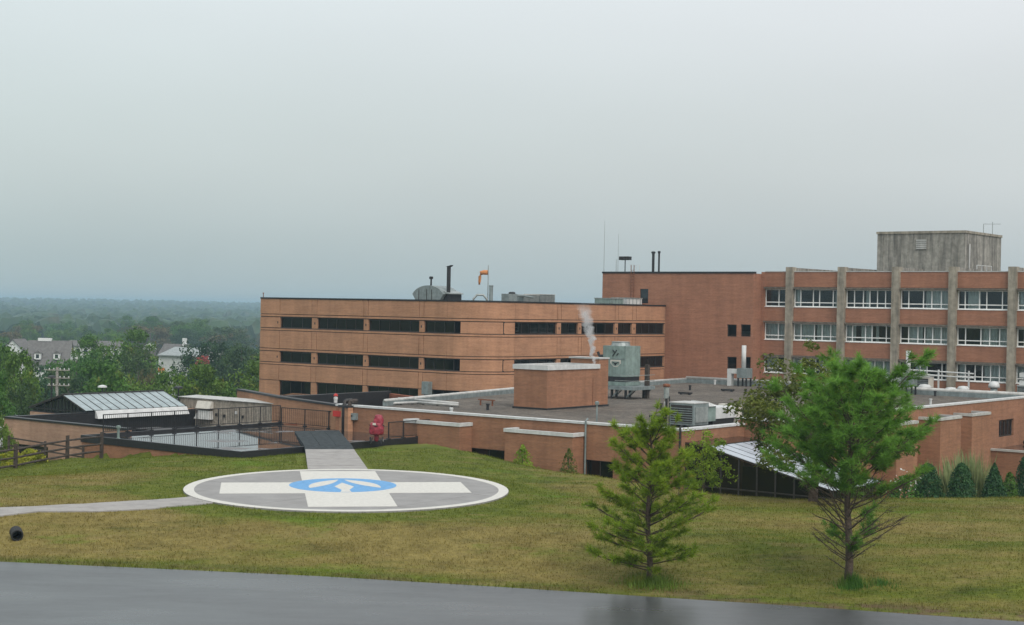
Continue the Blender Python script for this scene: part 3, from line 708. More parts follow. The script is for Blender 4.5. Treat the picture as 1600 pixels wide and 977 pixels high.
# front bays
def bay_front(x0, x1, y, out):
    a, _ = on_v(x0, 670, VF - out); b, _ = on_v(x1, 670, VF - out); _, z = on_v((x0 + x1) / 2, y, VF - out)
    p = part('wall_bay', MB().box(a, b, VF - out, VF - .002, -4, z), 'brick_low', low)
    mb = MB(); mb.box(a - .06, b + .06, VF - out - .06, VF - out + .16, z, z + .2); mb.box(a - .06, a + .16, VF - out + .161, VF - .004, z, z + .2); mb.box(b - .16, b + .06, VF - out + .161, VF - .004, z, z + .2); part('coping', mb, 'white_metal', p)
    part('skylight_glass', MB().box(a + .16, b - .16, VF - out + .16, VF - .01, z + .02, z + .1), 'wet_roof', p)
bay_front(632, 718, 663.5, 1.15); bay_front(789, 895, 679, 1.15)
def bay_side(v0, v1, out, z):
    p = part('wall_bay', MB().box(UR2 + .002, UR2 + out, v0, v1, -4, z), 'brick_low', low)
    mb = MB(); mb.box(UR2 + out - .16, UR2 + out + .06, v0 - .06, v1 + .06, z, z + .18); mb.box(UR2 + .004, UR2 + out - .161, v0 - .06, v0 + .16, z, z + .18); mb.box(UR2 + .004, UR2 + out - .161, v1 - .16, v1 + .06, z, z + .18); part('coping', mb, 'pale_coping', p)
    part('skylight_glass', MB().box(UR2 + .01, UR2 + out - .16, v0 + .16, v1 - .16, z + .02, z + .08), 'wet_roof', p)
for px0, px1, out in ((1470, 1502, 1.5), (1519, 1547, 1.3), (1402, 1434, 1.5)):
    v0 = on_u(px0, 645, UR2 + out)[0]; v1 = on_u(px1, 645, UR2 + out)[0]; bay_side(v0, v1, out, 1.1)
# return wall and low annex at the far end
FE = Face('A', VE)
part('wall', FE.box(MB(), UR2 + .002, UR2 + 22, 0, .4, -4, 1.5), 'brick_red', low)
part('coping', FE.box(MB(), UR2 + .07, UR2 + 22, -.06, .44, 1.5, 1.62), 'pale_coping', low)
av = on_u(1548, 715, UR2)[0]
part('annex_wall', MB().box(UR2 + .003, UR2 + 7, av, VE - .003, -4, -1.75), 'brick_low', low)
mb = MB(); mb.box(UR2 + .003, UR2 + 7.1, av - .08, av + .2, -1.75, -1.6); mb.box(UR2 + 6.8, UR2 + 7.1, av + .201, VE - .003, -1.75, -1.6); part('coping', mb, 'pale_coping', low)
part('annex_roof', MB().box(UR2 + .003, UR2 + 6.8, av + .2, VE - .003, -1.74, -1.68), 'wet_brown', low)
mb = MB(); mb.tube([(UR2 + .3, av + 6, -1.5), (UR2 + 3, av + 8.5, -1.1), (UR2 + 6.8, av + 9.2, -1.0)], .16, 6); part('black_edging', mb, 'black_metal', low)
# downpipes
for px, top in ((915, 638), (1070, 660)):
    u, _ = on_v(px, 690, VF - .08); u = min(u, UR - .05); mb = MB().tube([(u, VF - .1, -3.6), (u, VF - .1, 1.7), (u, VF + .1, 1.8)], .055, 8); part('downpipe', mb, 'grey_steel' if px < 1000 else 'black_metal', low)
u, _ = on_v(915, 690, VF - .08)
part('vent_pipe', MB().lathe(u + .05, VF + .9, [(.05, 1.4), (.05, 2.55), (.12, 2.56), (.12, 2.7), (.03, 2.75)]), 'grey_steel', low)
# parapet that bounds the gravel on its far side
para = [(-66.6, 73.2), (-71.0, 92.6), (-71.7, 113.0), (-72.4, 120.3)]
curb = thing('roof_parapet', 'grey roof parapet with pale rounded cap behind the gravel roof', 'parapet', (*para[1], RZ))
def wallpath(mb, pts, w, z0, z1):
    for p, q in zip(pts, pts[1:]):
        p, q = Vector((*p, 0)), Vector((*q, 0)); d = (q - p).normalized(); n = Vector((-d.y, d.x, 0)) * w / 2
        mb.hexa([tuple((k.x, k.y, z0)) for k in (p - n, q - n, q + n, p + n)], [tuple((k.x, k.y, z1)) for k in (p - n, q - n, q + n, p + n)])
mb = MB(); wallpath(mb, para, .3, RZ, RZ + .30); part('curb', mb, 'grey_steel', curb)
part('cap', MB().tube([(*p, RZ + .34) for p in para], .11, 10), 'pale_coping', curb, True)
bk = [(-72.4, 120.3), (UR2 - .5, 120.3)]
c2 = thing('roof_parapet', 'grey roof curb with pale cap along the foot of ward block', 'parapet', (*bk[1], RZ))
mb = MB(); wallpath(mb, bk, .35, RZ, RZ + .36); part('curb', mb, 'grey_steel', c2)
part('cap', MB().tube([(*p, RZ + .44) for p in bk], .16, 10), 'pale_coping', c2, True)
for k, (a, b, c, z) in enumerate((((623, 620), (716, 627.5), .3, 1.75), ((601, 628), (652, 626), .28, 1.65), ((652, 626), (716, 630.5), .28, 1.65))):
    p, q = guv(*a, z), guv(*b, z)
    t = thing('roof_duct', ('long white insulated pipe angled across the low roof beside parapet', 'short white insulated pipe behind the white roof edge', 'white insulated pipe on rusty rail in front of the parapet')[k], 'pipe', (*p, RZ - .2))
    part('pipe', MB().tube([(*p, z - .12), (*q, z - .12)], .085, 10), 'pale_coping', t, True)
    part('rail', MB().beam((p[0] + .1, p[1] - .15, z - .42), (q[0] + .1, q[1] - .15, z - .42), .1, .16), 'rust' if k else 'grey_steel', t)
    for s in (.15, .5, .85): part('support', MB().beam((lerp(p[0], q[0], s), lerp(p[1], q[1], s), 1.0), (lerp(p[0], q[0], s), lerp(p[1], q[1], s), z - .2), .1, .1), 'black_metal', t)
# walls of the service court to the left of the low wing
def wp(x, y, z=1.55): return guv(x, y, z)
W0, W1, W2, W3 = wp(374, 608), wp(441, 620), wp(548, 635), wp(608, 611.5)
court = thing('court_wall', 'brick service court wall with black metal coping beside wooden shed', 'wall', (*W1, -3))
mb = MB(); wallpath(mb, [W0, W1, W2], .35, -3, 1.45); part('wall', mb, 'brick_tan', court)
mb = MB(); wallpath(mb, [W0, W1, W2], .5, 1.45, 1.57); part('coping', mb, 'black_metal', court)
mb = MB(); wallpath(mb, [W1, W3], .3, -3, 1.44); part('parapet', mb, 'brick_dark', court)
mb = MB(); wallpath(mb, [(W1[0] + .2, W1[1]), (W3[0] + .2, W3[1])], .06, .4, 1.45); part('flashing', mb, 'black_metal', court)
mb = MB(); wallpath(mb, [W1, W3], .45, 1.441, 1.575); part('coping', mb, 'black_metal', court)
e3 = wp(652, 617)
mb = MB(); wallpath(mb, [W3, e3], .3, -3, 1.4); part('wall', mb, 'brick_dark', court)
mb = MB(); mb.prism([W1, W3, e3, (-66.7, 73.1), (-67.4, 70.3), W2], -.4, .35); part('court_roof', mb, 'wet_roof', court)
mb = MB(); mb.prism([W0, W1, W3, (W0[0], W3[1] + 4), (W0[0] - 6, W3[1] + 4)], -3, .6); part('court_roof', mb, 'wet_roof', court)

# ------------------------------------------------------------------ wet roof deck beside the helipad
DU0, DU1, DV0, DV1 = -73.2, -59.7, 54.6, 70.3
deck = thing('roof_deck', 'flat roof deck covered by a shallow puddle with black metal edge', 'roof deck', (DU1, DV0, -3))
part('deck_surface', MB().box(DU0 + .2, DU1 - .2, DV0 + .2, DV1, -.3, -.03), 'wet_deck', deck)
mb = MB(); mb.box(DU0, DU1, DV0, DV0 + .2, -.3, .1); part('metal_edge', mb, 'black_metal', deck)
mb = MB(); mb.box(DU1 - .2, DU1, DV0 + .201, DV1, -.3, .1); part('metal_edge', mb, 'black_metal', deck)
mb = MB(); mb.box(DU0, DU0 + .2, DV0 + .201, DV1, -.3, .1); part('metal_edge', mb, 'black_metal', deck)
part('brick_base', MB().box(DU0 + .05, DU1 - .05, DV0 + .05, DV1 - .05, -3.5, -.301), 'brick_low', deck)
lp = guv(224, 684, 0); u, v = lp[0], DV0 + .5
mb = MB().lathe(u, v, [(.12, -.03), (.12, .06), (.075, .09), (.075, .62), (.13, .63), (.13, .76), (.02, .8)]); part('vent_pipe', mb, 'grey_green', deck)
# railing round two sides
rail = thing('guard_rail', 'thin black metal guard rail along two sides of roof deck', 'railing', (DU0, DV1, 0))
def railing(parent, p, q, nposts, h=1.1, z=.0, nb=12):
    p, q = Vector((*p, z)), Vector((*q, z)); up = Vector((0, 0, 1)); mb = MB()
    for i in range(nposts + 1):
        a = p.lerp(q, i / nposts); part('post', MB().beam(a, a + up * (h + .02), .055, .055), 'black_metal', parent)
        part('foot_plate', MB().beam(a, a + up * .06, .2, .2), 'black_metal', parent)
        if i < nposts:
            for k in range(1, nb): b = p.lerp(q, (i + k / nb) / nposts); mb.beam(b + up * .12, b + up * (h - .02), .014, .014)
    part('top_rail', MB().beam(p + up * h, q + up * h, .05, .05), 'black_metal', parent)
    part('bottom_rail', MB().beam(p + up * .12, q + up * .12, .035, .035), 'black_metal', parent)
    part('balusters', mb, 'black_metal', parent, stuff=True)
railing(rail, (DU0 + .1, DV0 + 1.5), (DU0 + .1, DV1 - .1), 8, z=.1)
railing(rail, (DU0 + .3, DV1 - .15), (DU1 - .3, DV1 - .15), 6, z=-.03)
g0, g1 = guv(602, 690, 0), guv(652, 683.5, 0)
railing(rail, (DU1 - .1, DV1 - 4.2), (DU1 - .1, DV1 - .3), 3, .98, .1)
# black ramp over the edge
ramp_t = thing('access_ramp', 'dark grey rubber ramp from concrete walk onto roof deck', 'ramp', (*L1.xy, 0), False)
m0, m1 = L1.lerp(L2, .12), R1.lerp(R2, .12)
part('ramp_plate', MB().hexa([(*L1.xy, -.1), (*R1.xy, -.1), (*m1.xy, -.02), (*m0.xy, -.02)], [(L1.x, L1.y, .10), (R1.x, R1.y, .10), (m1.x, m1.y, .16), (m0.x, m0.y, .16)]), 'ramp_mat', ramp_t)
for i in range(4):
    t0, t1 = .12 + i * .22 + .003, .12 + (i + 1) * .22 - .003
    a, b, c, d = L1.lerp(L2, t0), R1.lerp(R2, t0), R1.lerp(R2, t1), L1.lerp(L2, t1)
    for k in range(3):
        q = [a.lerp(b, k / 3 + .003), a.lerp(b, (k + 1) / 3 - .003), d.lerp(c, (k + 1) / 3 - .003), d.lerp(c, k / 3 + .003)]
        z = .16 - i * .035 + random.uniform(-.004, .004)
        part('rubber_panel', MB().hexa([(p.x, p.y, -.03) for p in q], [(p.x, p.y, z) for p in q]), 'ramp_mat', ramp_t)

# red covered fire extinguisher on wheels beside the ramp
ep = atz(588, 693, .02); ex, ey = ep.x, ep.y
ext = thing('fire_extinguisher', 'wheeled fire extinguisher under a bulging red vinyl cover on roof deck', 'extinguisher', (ex, ey, .02), False)
def soft_cover(cx, cy, cz, wx, wy, wz, taper, seed):
    bm = bmesh.new(); bmesh.ops.create_cube(bm, size=2); bmesh.ops.subdivide_edges(bm, edges=bm.edges[:], cuts=6, use_grid_fill=True); mb = MB()
    for q in bm.verts:
        c = q.co.copy(); c = c.lerp(c.normalized() * 1.15, .38); k = 1 - taper * (c.z + 1) / 2
        n = mnoise.noise(Vector((c.x * 2.2 + seed, c.y * 2.2, c.z * 1.2))) * .16 + mnoise.noise(Vector((c.x * 5 + seed, c.y * 5, c.z * 2.2))) * .09
        mb.v.append((cx + c.x * wx * (k + n), cy + c.y * wy * (k + n), cz + c.z * wz))
    bm.verts.index_update(); mb.f = [tuple(v.index for v in f.verts) for f in bm.faces]; bm.free(); return mb
cov = part('vinyl_cover', soft_cover(ex, ey, .86, .40, .34, .36, .12, 3), 'red_vinyl', ext, True)
part('hood_flap', soft_cover(ex + .10, ey + .02, 1.38, .30, .28, .27, .35, 9), 'red_vinyl', cov, True)
part('cylinder', MB().lathe(ex, ey, [(.05, .12), (.12, .17), (.13, .25), (.13, .9), (.1, 1.0)]), 'red_vinyl', ext, True)
for s in (-1, 1):
    w = part('wheel', MB().tube([(ex + s * .30, ey - .02, .2), (ex + s * .38, ey - .02, .2)], .19, 14), 'rubber', ext); part('hub', MB().tube([(ex + s * .385, ey - .02, .2), (ex + s * .395, ey - .02, .2)], .08, 10), 'white_metal', w)
part('shadow_gap', MB().tube([(ex - .40, ey - .1, 1.06), (ex, ey - .36, 1.03), (ex + .42, ey - .05, 1.06)], .03, 6), 'black_metal', ext)  # black band standing in for the shadow gap between cover and hood
part('lock_tag', MB().box(ex - .2, ex - .02, ey - .33, ey - .3, 1.08, 1.2), 'ivory', ext)
part('handle', MB().tube([(ex + .3, ey, 1.0), (ex + .62, ey + .05, .98)], .02, 6), 'black_metal', ext)
mb = MB(); mb.tube([(ex - .2, ey - .1, .35), (ex - .3, ey - .25, .02)], .03, 6); mb.tube([(ex + .2, ey - .1, .35), (ex + .32, ey - .25, .02)], .03, 6); part('stand_legs', mb, 'black_metal', ext)

# pipes, sign and box at the end of the low wing's wall
pu = [guv(540, 660, .2), guv(546, 661, .2)]
for k in range(2):
    u = on_v((537.5, 545.5)[k], 655, VF - .16)[0]
    mb = MB().tube([(u, VF - .16, -.2), (u, VF - .16, 1.62), (u, VF - .05, 1.78), (u, VF + .12, 1.84), (u, VF + .5, 1.84)], .15, 10)
    solo('drain_pipe', mb, ('dark_bronze', 'wood_dark')[k], ('thick dark pipe bent over white roof edge next to red sign', 'thick dark brown pipe bent over roof edge next to grey box')[k], 'pipe', (u, VF - .16, -.2), smooth=True)
def plate(name, x0, x1, y0, y1, v, m, label, cat, thick=.06):
    a, zt = on_v(x0, y0, v); b, _ = on_v(x1, y0, v); _, zb = on_v(x0, y1, v)
    return solo(name, MB().box(a, b, v - thick, v, zb, zt), m, label, cat, (a, v, zb))
plate('red_sign', 521, 536, 641.5, 650.5, VF - .01, 'red_paint', 'small plain red sign panel on brick wall behind guard rail', 'sign')
bx = plate('electrical_box', 547.5, 559.5, 645, 655.5, VF - .01, 'grey_steel', 'light grey electrical box on the brick wall behind guard rail', 'box', .22)
part('lock', MB().box(-.0 + BASE[bx][0] + .3, BASE[bx][0] + .38, VF - .26, VF - .231, BASE[bx][2] + .2, BASE[bx][2] + .3), 'black_metal', bx)
su, sz = on_v(579, 620, VF)
st = solo('alarm_strobe', MB().lathe(*guv(524.5, 627, 1.6)[:2], [(.12, 1.5), (.12, 1.7), (.14, 1.71), (.14, 1.85), (.05, 1.92)]), 'white_metal', 'small white and red alarm lamp on top of brick court wall', 'alarm lamp', (*guv(524.5, 627, 1.6), 1.5))
part('red_lens', MB().lathe(*guv(524.5, 627, 1.6)[:2], [(.10, 1.92), (.15, 1.94), (.12, 2.05), (.02, 2.1)]), 'red_paint', st)
gu = on_v(668, 600, VA - 2)[0]
plate('wall_panel', 665, 675.5, 596, 616, VA - .3, 'grey_steel', 'upright grey metal duct standing against tan wing wall', 'duct', .5)

# ------------------------------------------------------------------ annex roof to the left of the deck
AU0, AV0 = -85.6, 57.9
ann = thing('brick_annex', 'low pink brick annex with black roof edge and sunken dark roof', 'building', (AU0, AV0, -5))
FAN = Face('A', AV0)
wa, wzt = on_v(27, 693, AV0); wb, _ = on_v(75, 700, AV0)
HOLE = [(wa, wb, -2.6, on_v(50, 696, AV0)[1])]
mb = MB(); cells(mb, AU0, DU0 - .002, -5, .2, HOLE, lambda a, b, c, d: FAN.box(mb, a, b, 0, .35, c, d)); part('wall', mb, 'brick_pink', ann)
window(FAN, ann, *HOLE[0], .12, even(2), .08, 'dark_bronze', 'glass_tint')
part('wall', MB().box(AU0, AU0 + .35, AV0 + .351, 74, -5, .2), 'brick_pink', ann)
part('inner_flashing', MB().box(AU0 + .352, AU0 + .40, AV0 + .36, 73.9, -1.1, .19), 'black_metal', ann)
mb = MB(); mb.box(AU0 - .06, DU0 - .002, AV0 - .06, AV0 + .4, .2, .31); part('coping', mb, 'black_metal', ann)
mb = MB(); mb.box(AU0 - .06, AU0 + .4, AV0 + .401, 66.4, .2, .31); part('coping', mb, 'black_metal', ann)
part('flat_roof', MB().box(AU0 + .4, DU0 - .002, AV0 + .36, 76, -1.3, -1.05), 'wet_roof', ann)
for (u0, v0, u1, v1, z) in ((-82.5, 66.0, -78.0, 67.8, -.75), (-80.5, 62.0, -76, 63.2, -.8)):
    p = part('roof_curb', MB().box(u0, u1, v0, v1, -1.05, z), 'black_metal', ann); part('curb_lid', MB().box(u0 - .05, u1 + .05, v0 - .05, v1 + .05, z, z + .08), 'dark_bronze', p)
part('deck_side_wall', MB().box(DU0 - .05, DU0 - .003, AV0 + .36, DV1 + 3, -1.3, -.05), 'brick_dark', ann)

# ------------------------------------------------------------------ glazed gable roof
GU0, GU1, GUR, GV0, GV1, GZ0, GZ1 = -91.4, -85.25, -87.75, 63.9, 72.6, .42, 1.36
gab = thing('glazed_gable', 'glazed gable roof of pale glass strips over dark truss and brick base', 'glasshouse', (GU1, GV0, -5))
mb = MB(); mb.box(GU0, GU1 - .4, GV0, GV0 + .3, -5, .05); part('brick_wall', mb, 'brick_pink', gab)
mb = MB(); mb.box(GU0, GU0 + .3, GV0 + .301, GV1, -5, .05); part('brick_wall', mb, 'brick_pink', gab)
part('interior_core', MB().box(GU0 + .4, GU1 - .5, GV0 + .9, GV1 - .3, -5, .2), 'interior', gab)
nb = 12
for i in range(nb):
    v0, v1 = lerp(GV0, GV1, i / nb), lerp(GV0, GV1, (i + 1) / nb)
    part('glass_strip', MB().hexa([(GUR, v0 + .03, GZ1), (GU1 - .03, v0 + .03, GZ0), (GU1 - .03, v1 - .03, GZ0), (GUR, v1 - .03, GZ1)], [(GUR, v0 + .03, GZ1 + .03), (GU1 - .03, v0 + .03, GZ0 + .03), (GU1 - .03, v1 - .03, GZ0 + .03), (GUR, v1 - .03, GZ1 + .03)]), 'grey_glazing' if 'grey_glazing' in MAT else 'galvanised', gab)
    part('glass_strip', MB().hexa([(GU0, v0 + .03, .35), (GUR, v0 + .03, GZ1 - .01), (GUR, v1 - .03, GZ1 - .01), (GU0, v1 - .03, .35)], [(GU0, v0 + .03, .38), (GUR, v0 + .03, GZ1 + .02), (GUR, v1 - .03, GZ1 + .02), (GU0, v1 - .03, .38)]), 'galvanised', gab)
for i in range(nb + 1):
    v0 = lerp(GV0, GV1, i / nb)
    part('rafter', MB().beam((GUR, v0, GZ1 + .0), (GU1, v0, GZ0 + .0), .05, .09), 'dark_bronze', gab)
    part('rafter', MB().beam((GUR, v0, GZ1 + .01), (GU0 - .1, v0, .34), .07, .12), 'dark_bronze', gab)
part('ridge_cap', MB().beam((GUR, GV0 - .05, GZ1 + .06), (GUR, GV1, GZ1 + .06), .16, .08), 'dark_bronze', gab)
part('gable_glass', MB().quad((GU0, GV0 + .25, .1), (GU1, GV0 + .25, .1), (GU1, GV0 + .25, GZ0), (GUR, GV0 + .25, GZ1 - .05), (GU0, GV0 + .25, .33)), 'glass_dark', gab)
for z in (.1, .32): part('truss_beam', MB().beam((GU0, GV0 + .1, z), (GU1, GV0 + .1, z), .08, .07), 'black_metal', gab)
for k in range(1, 8):
    u = lerp(GU0, GU1, k / 8); zt = lerp(.35, GZ1, (u - GU0) / (GUR - GU0)) if u < GUR else lerp(GZ1, GZ0, (u - GUR) / (GU1 - GUR))
    part('truss_post', MB().beam((u, GV0 + .1, .1), (u, GV0 + .1, zt), .07, .07), 'black_metal', gab)
part('gutter_board', MB().hexa([(GU1 + .02, GV0 + .8, -.1), (GU1 + .4, GV0 + .8, -.12), (GU1 + .4, GV1, -.12), (GU1 + .02, GV1, -.1)], [(GU1 + .02, GV0 + .8, .40), (GU1 + .12, GV0 + .8, .38), (GU1 + .12, GV1, .38), (GU1 + .02, GV1, .40)]), 'white_metal', gab)

# ------------------------------------------------------------------ weathered wooden plant shed
SU0, SU1, SV0 = -86.9, -74.6, 73.45
shed = thing('plant_shed', 'long weathered grey wood plank shed with pale corrugated roof', 'shed', (SU1, SV0, -1.05))
n = 26
part('frame', MB().box(SU0 + .05, SU1 - .05, SV0 + .04, SV0 + 1.55, -1.05, .86), 'wood_dark', shed)
for i in range(n):
    a, b = lerp(SU0, SU1, i / n), lerp(SU0, SU1, (i + 1) / n)
    part('plank', MB().box(a + .012, b - .012, SV0 - .01 * (i % 2) - .005 * random.random(), SV0 + .035, -1.05, .92 + .015 * random.random()), 'wood_weathered', shed)
for i in range(4): part('plank', MB().box(SU1 - .045, SU1 - .005, SV0 + .04 + i * .32, SV0 + .34 + i * .32, -1.05, .93), 'wood_weathered', shed)
for i in range(18):
    a, b = lerp(SU0 - .1, SU1 + .1, i / 18), lerp(SU0 - .1, SU1 + .1, (i + 1) / 18); z = 1.0
    part('roof_sheet', MB().hexa([(a, SV0 - .12, .96), (b - .05, SV0 - .12, .96), (b - .05, SV0 + 1.7, 1.02), (a, SV0 + 1.7, 1.02)], [(a, SV0 - .12, 1.0), (b - .05, SV0 - .12, 1.0), (b - .05, SV0 + 1.7, 1.06), (a, SV0 + 1.7, 1.06)]), 'pale_coping', shed)
ha, hz = on_v(312, 626, SV0); hb, hz2 = on_v(334, 638, SV0)
hood = part('vent_hood', MB().hexa([(ha, SV0 - .4, hz2 - .05), (hb, SV0 - .4, hz2 - .05), (hb, SV0 - .02, hz2 - .05), (ha, SV0 - .02, hz2 - .05)], [(ha, SV0 - .2, hz), (hb, SV0 - .2, hz), (hb, SV0 - .02, hz), (ha, SV0 - .02, hz)]), 'ivory', shed)
part('lower_hood', MB().hexa([(ha - .03, SV0 - .5, hz2 - .8), (hb + .03, SV0 - .5, hz2 - .8), (hb + .03, SV0 - .02, hz2 - .8), (ha - .03, SV0 - .02, hz2 - .8)], [(ha + .1, SV0 - .25, hz2 - .2), (hb - .1, SV0 - .25, hz2 - .2), (hb - .1, SV0 - .02, hz2 - .2), (ha + .1, SV0 - .02, hz2 - .2)]), 'pale_coping', shed)
for px, py in ((339, 648), (351, 650), (380, 651.5), (277, 641), (370, 645)):
    a, z = on_v(px, py, SV0); part('wall_outlet', MB().box(a - .08, a + .08, SV0 - .1, SV0 - .021, z - .1, z + .1), 'black_metal' if px != 370 else 'white_metal', shed)
ba, bz = on_v(479, 645, SV0 - .2); bb, _ = on_v(527, 648, SV0 - .2)
blk = thing('screen_panel', 'low black metal screen between wooden shed and brick wall', 'screen', (ba, SV0 - .3, -1.05))
for i in range(4): part('panel', MB().box(lerp(ba, bb, i / 4) + .02, lerp(ba, bb, (i + 1) / 4) - .02, SV0 - .34, SV0 - .26, -1.05, bz - .02), 'black_metal', blk)
part('frame', MB().beam((ba, SV0 - .3, bz), (bb, SV0 - .3, bz), .12, .08), 'black_metal', blk)

# ------------------------------------------------------------------ lean-to sunroom on the low wing
SRU0, SRU1, SRV0, SRV1 = UR + .01, UR + 8.6, VF + .35, VF + 6.2
ZT, ZB = .78, -.95
def sz_(u): return lerp(ZT, ZB, max(0, (u - SRU0 - 1.2) / (SRU1 - SRU0 - 1.2)))
sun_r = thing('sunroom', 'lean-to glass sunroom with pale sloping roof against the low wing', 'sunroom', (SRU0, SRV0, -3.6))
part('flat_top', MB().hexa([(SRU0, SRV0, ZT - .05), (SRU0 + 1.3, SRV0, ZT - .07), (SRU0 + 1.3, SRV1, ZT - .07), (SRU0, SRV1, ZT - .05)], [(SRU0, SRV0, ZT + .12), (SRU0 + 1.3, SRV0, ZT + .02), (SRU0 + 1.3, SRV1, ZT + .02), (SRU0, SRV1, ZT + .12)]), 'wet_brown', sun_r)
nr = 6
for i in range(nr):
    v0, v1 = lerp(SRV0, SRV1, i / nr), lerp(SRV0, SRV1, (i + 1) / nr)
    for k in range(2):
        u0, u1 = lerp(SRU0 + 1.32, SRU1, k / 2), lerp(SRU0 + 1.32, SRU1, (k + 1) / 2) - .03
        part('roof_panel', MB().hexa([(u0, v0 + .03, sz_(u0) - .03), (u1, v0 + .03, sz_(u1) - .03), (u1, v1 - .03, sz_(u1) - .03), (u0, v1 - .03, sz_(u0) - .03)], [(u0, v0 + .03, sz_(u0)), (u1, v0 + .03, sz_(u1)), (u1, v1 - .03, sz_(u1)), (u0, v1 - .03, sz_(u0))]), 'sun_glazing' if 'sun_glazing' in MAT else 'white_metal', sun_r)
for i in range(nr + 1):
    v0 = lerp(SRV0, SRV1, i / nr); part('rafter', MB().beam((SRU0 + 1.3, v0, sz_(SRU0 + 1.3) - .025), (SRU1, v0, ZB - .025), .05, .07), 'dark_bronze', sun_r)
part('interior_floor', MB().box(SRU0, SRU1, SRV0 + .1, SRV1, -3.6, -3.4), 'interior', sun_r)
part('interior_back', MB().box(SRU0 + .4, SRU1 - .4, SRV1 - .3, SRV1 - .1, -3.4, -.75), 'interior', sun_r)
nw = 8
for i in range(nw + 1):
    u = lerp(SRU0 + .05, SRU1 - .05, i / nw); part('glazing_bar', MB().beam((u, SRV0 + .05, -3.6), (u, SRV0 + .05, sz_(u) - .06), .08, .08), 'dark_bronze', sun_r)
for z in (-2.3, -1.35): part('glazing_bar', MB().beam((SRU0, SRV0 + .05, z), (SRU1, SRV0 + .05, z), .06, .06), 'dark_bronze', sun_r)
for i in range(nw):
    u0, u1 = lerp(SRU0 + .05, SRU1 - .05, i / nw) + .04, lerp(SRU0 + .05, SRU1 - .05, (i + 1) / nw) - .04
    for z0, z1 in ((-3.5, -2.34), (-2.26, -1.39)): part('pane', MB().quad((u0, SRV0 + .05, z0), (u1, SRV0 + .05, z0), (u1, SRV0 + .05, z1), (u0, SRV0 + .05, z1)), 'glass_tint', sun_r)
    part('pane', MB().quad((u0, SRV0 + .05, -1.31), (u1, SRV0 + .05, -1.31), (u1, SRV0 + .05, max(-1.3, sz_(u1) - .1)), (u0, SRV0 + .05, sz_(u0) - .1)), 'glass_tint', sun_r)
for i in range(5):
    v0, v1 = lerp(SRV0 + .1, SRV1, i / 5), lerp(SRV0 + .1, SRV1, (i + 1) / 5)
    part('glazing_bar', MB().beam((SRU1 - .05, v1, -3.6), (SRU1 - .05, v1, ZB - .06), .08, .08), 'dark_bronze', sun_r)
    part('pane', MB().quad((SRU1 - .05, v0 + .04, -3.5), (SRU1 - .05, v1 - .04, -3.5), (SRU1 - .05, v1 - .04, ZB - .1), (SRU1 - .05, v0 + .04, ZB - .1)), 'glass_tint', sun_r)

# ------------------------------------------------------------------ brick vent house and plant on the gravel roof
vh = thing('vent_house', 'brick vent house with white metal rim standing on gravel roof', 'rooftop house', (-57.6, 78.6, RZ))
VU0, VU1, VV0 = -60.25, -57.6, 78.6
VV1 = on_u(936, 600, VU1)[0]; VV2 = on_u(950, 600, VU1)[0]; VZ = 3.95
part('wall', MB().box(VU0, VU1, VV0, VV1, RZ - .1, VZ), 'brick_low', vh)
mb = MB(); mb.box(VU0 - .08, VU1 + .08, VV0 - .08, VV0 + .14, VZ, VZ + .3); mb.box(VU0 - .08, VU0 + .14, VV0 + .141, VV1, VZ, VZ + .3); mb.box(VU1 - .14, VU1 + .08, VV0 + .141, VV1, VZ, VZ + .3); mb.box(VU0 + .141, VU1 - .141, VV1 - .2, VV1, VZ, VZ + .3); part('metal_rim', mb, 'white_metal', vh)
part('louvre_top', MB().box(VU0 + .14, VU1 - .14, VV0 + .14, VV1 - .2, VZ, VZ + .12), 'ledge', vh)
ch = part('chimney_stub', MB().box(VU0 + .3, VU1 + .002, VV1 + .002, VV2, RZ - .1, VZ + .62), 'brick_low', vh)
part('cap', MB().box(VU0 + .2, VU1 + .06, VV1 - .1, VV2 + .06, VZ + .62, VZ + .72), 'pale_coping', ch)
part('wall_joint', MB().box(VU1 + .003, VU1 + .012, VV1 - .75, VV1 - .7, RZ, VZ - .6), 'rust', vh)
part('base_flashing', MB().box(VU0 - .06, VU1 + .06, VV0 - .06, VV2 + .05, RZ - .02, RZ + .12), 'black_metal', vh)

def mid(px, py, z):
    u, v = guv(px, py, z)
    return (u, v) if v < 119.6 else (on_v(px, py, 122.4)[0], 122.4)      # plant that shows behind the far curb stands between it and the ward block
# cooling tower on its steel platform
cu_, cv_ = mid(972, 622, RZ)
ct = thing('cooling_tower', 'grey green metal cooling tower on a braced steel platform', 'cooling tower', (cu_, cv_, RZ))
bw = 1.15
part('casing', MB().box(cu_ - bw, cu_ + bw * .75, cv_ - bw * .8, cv_ + bw * .9, 3.0, 5.25), 'grey_green', ct)
part('lower_casing', MB().box(cu_ - bw + .04, cu_ + bw * .75 - .04, cv_ - bw * .8 + .04, cv_ + bw * .9 - .04, 2.62, 2.998), 'black_metal', ct)
part('basin', MB().box(cu_ - bw - .03, cu_ + bw * .75 + .03, cv_ - bw * .8 - .03, cv_ + bw * .9 + .03, 2.35, 2.62), 'grey_green', ct)
part('fan_ring', MB().lathe(cu_ - .2, cv_, [(.72, 5.25), (.66, 5.5), (.7, 5.52), (.7, 5.56)], 18), 'galvanised', ct)
FC = Face('A', cv_ - bw * .8)
lg = on_v(962, 562, cv_ - bw * .8)[0]
part('casing_seam', FC.box(MB(), cu_ - bw, cu_ + bw * .75, -.02, -.002, 4.28, 4.33), 'grey_steel', ct)
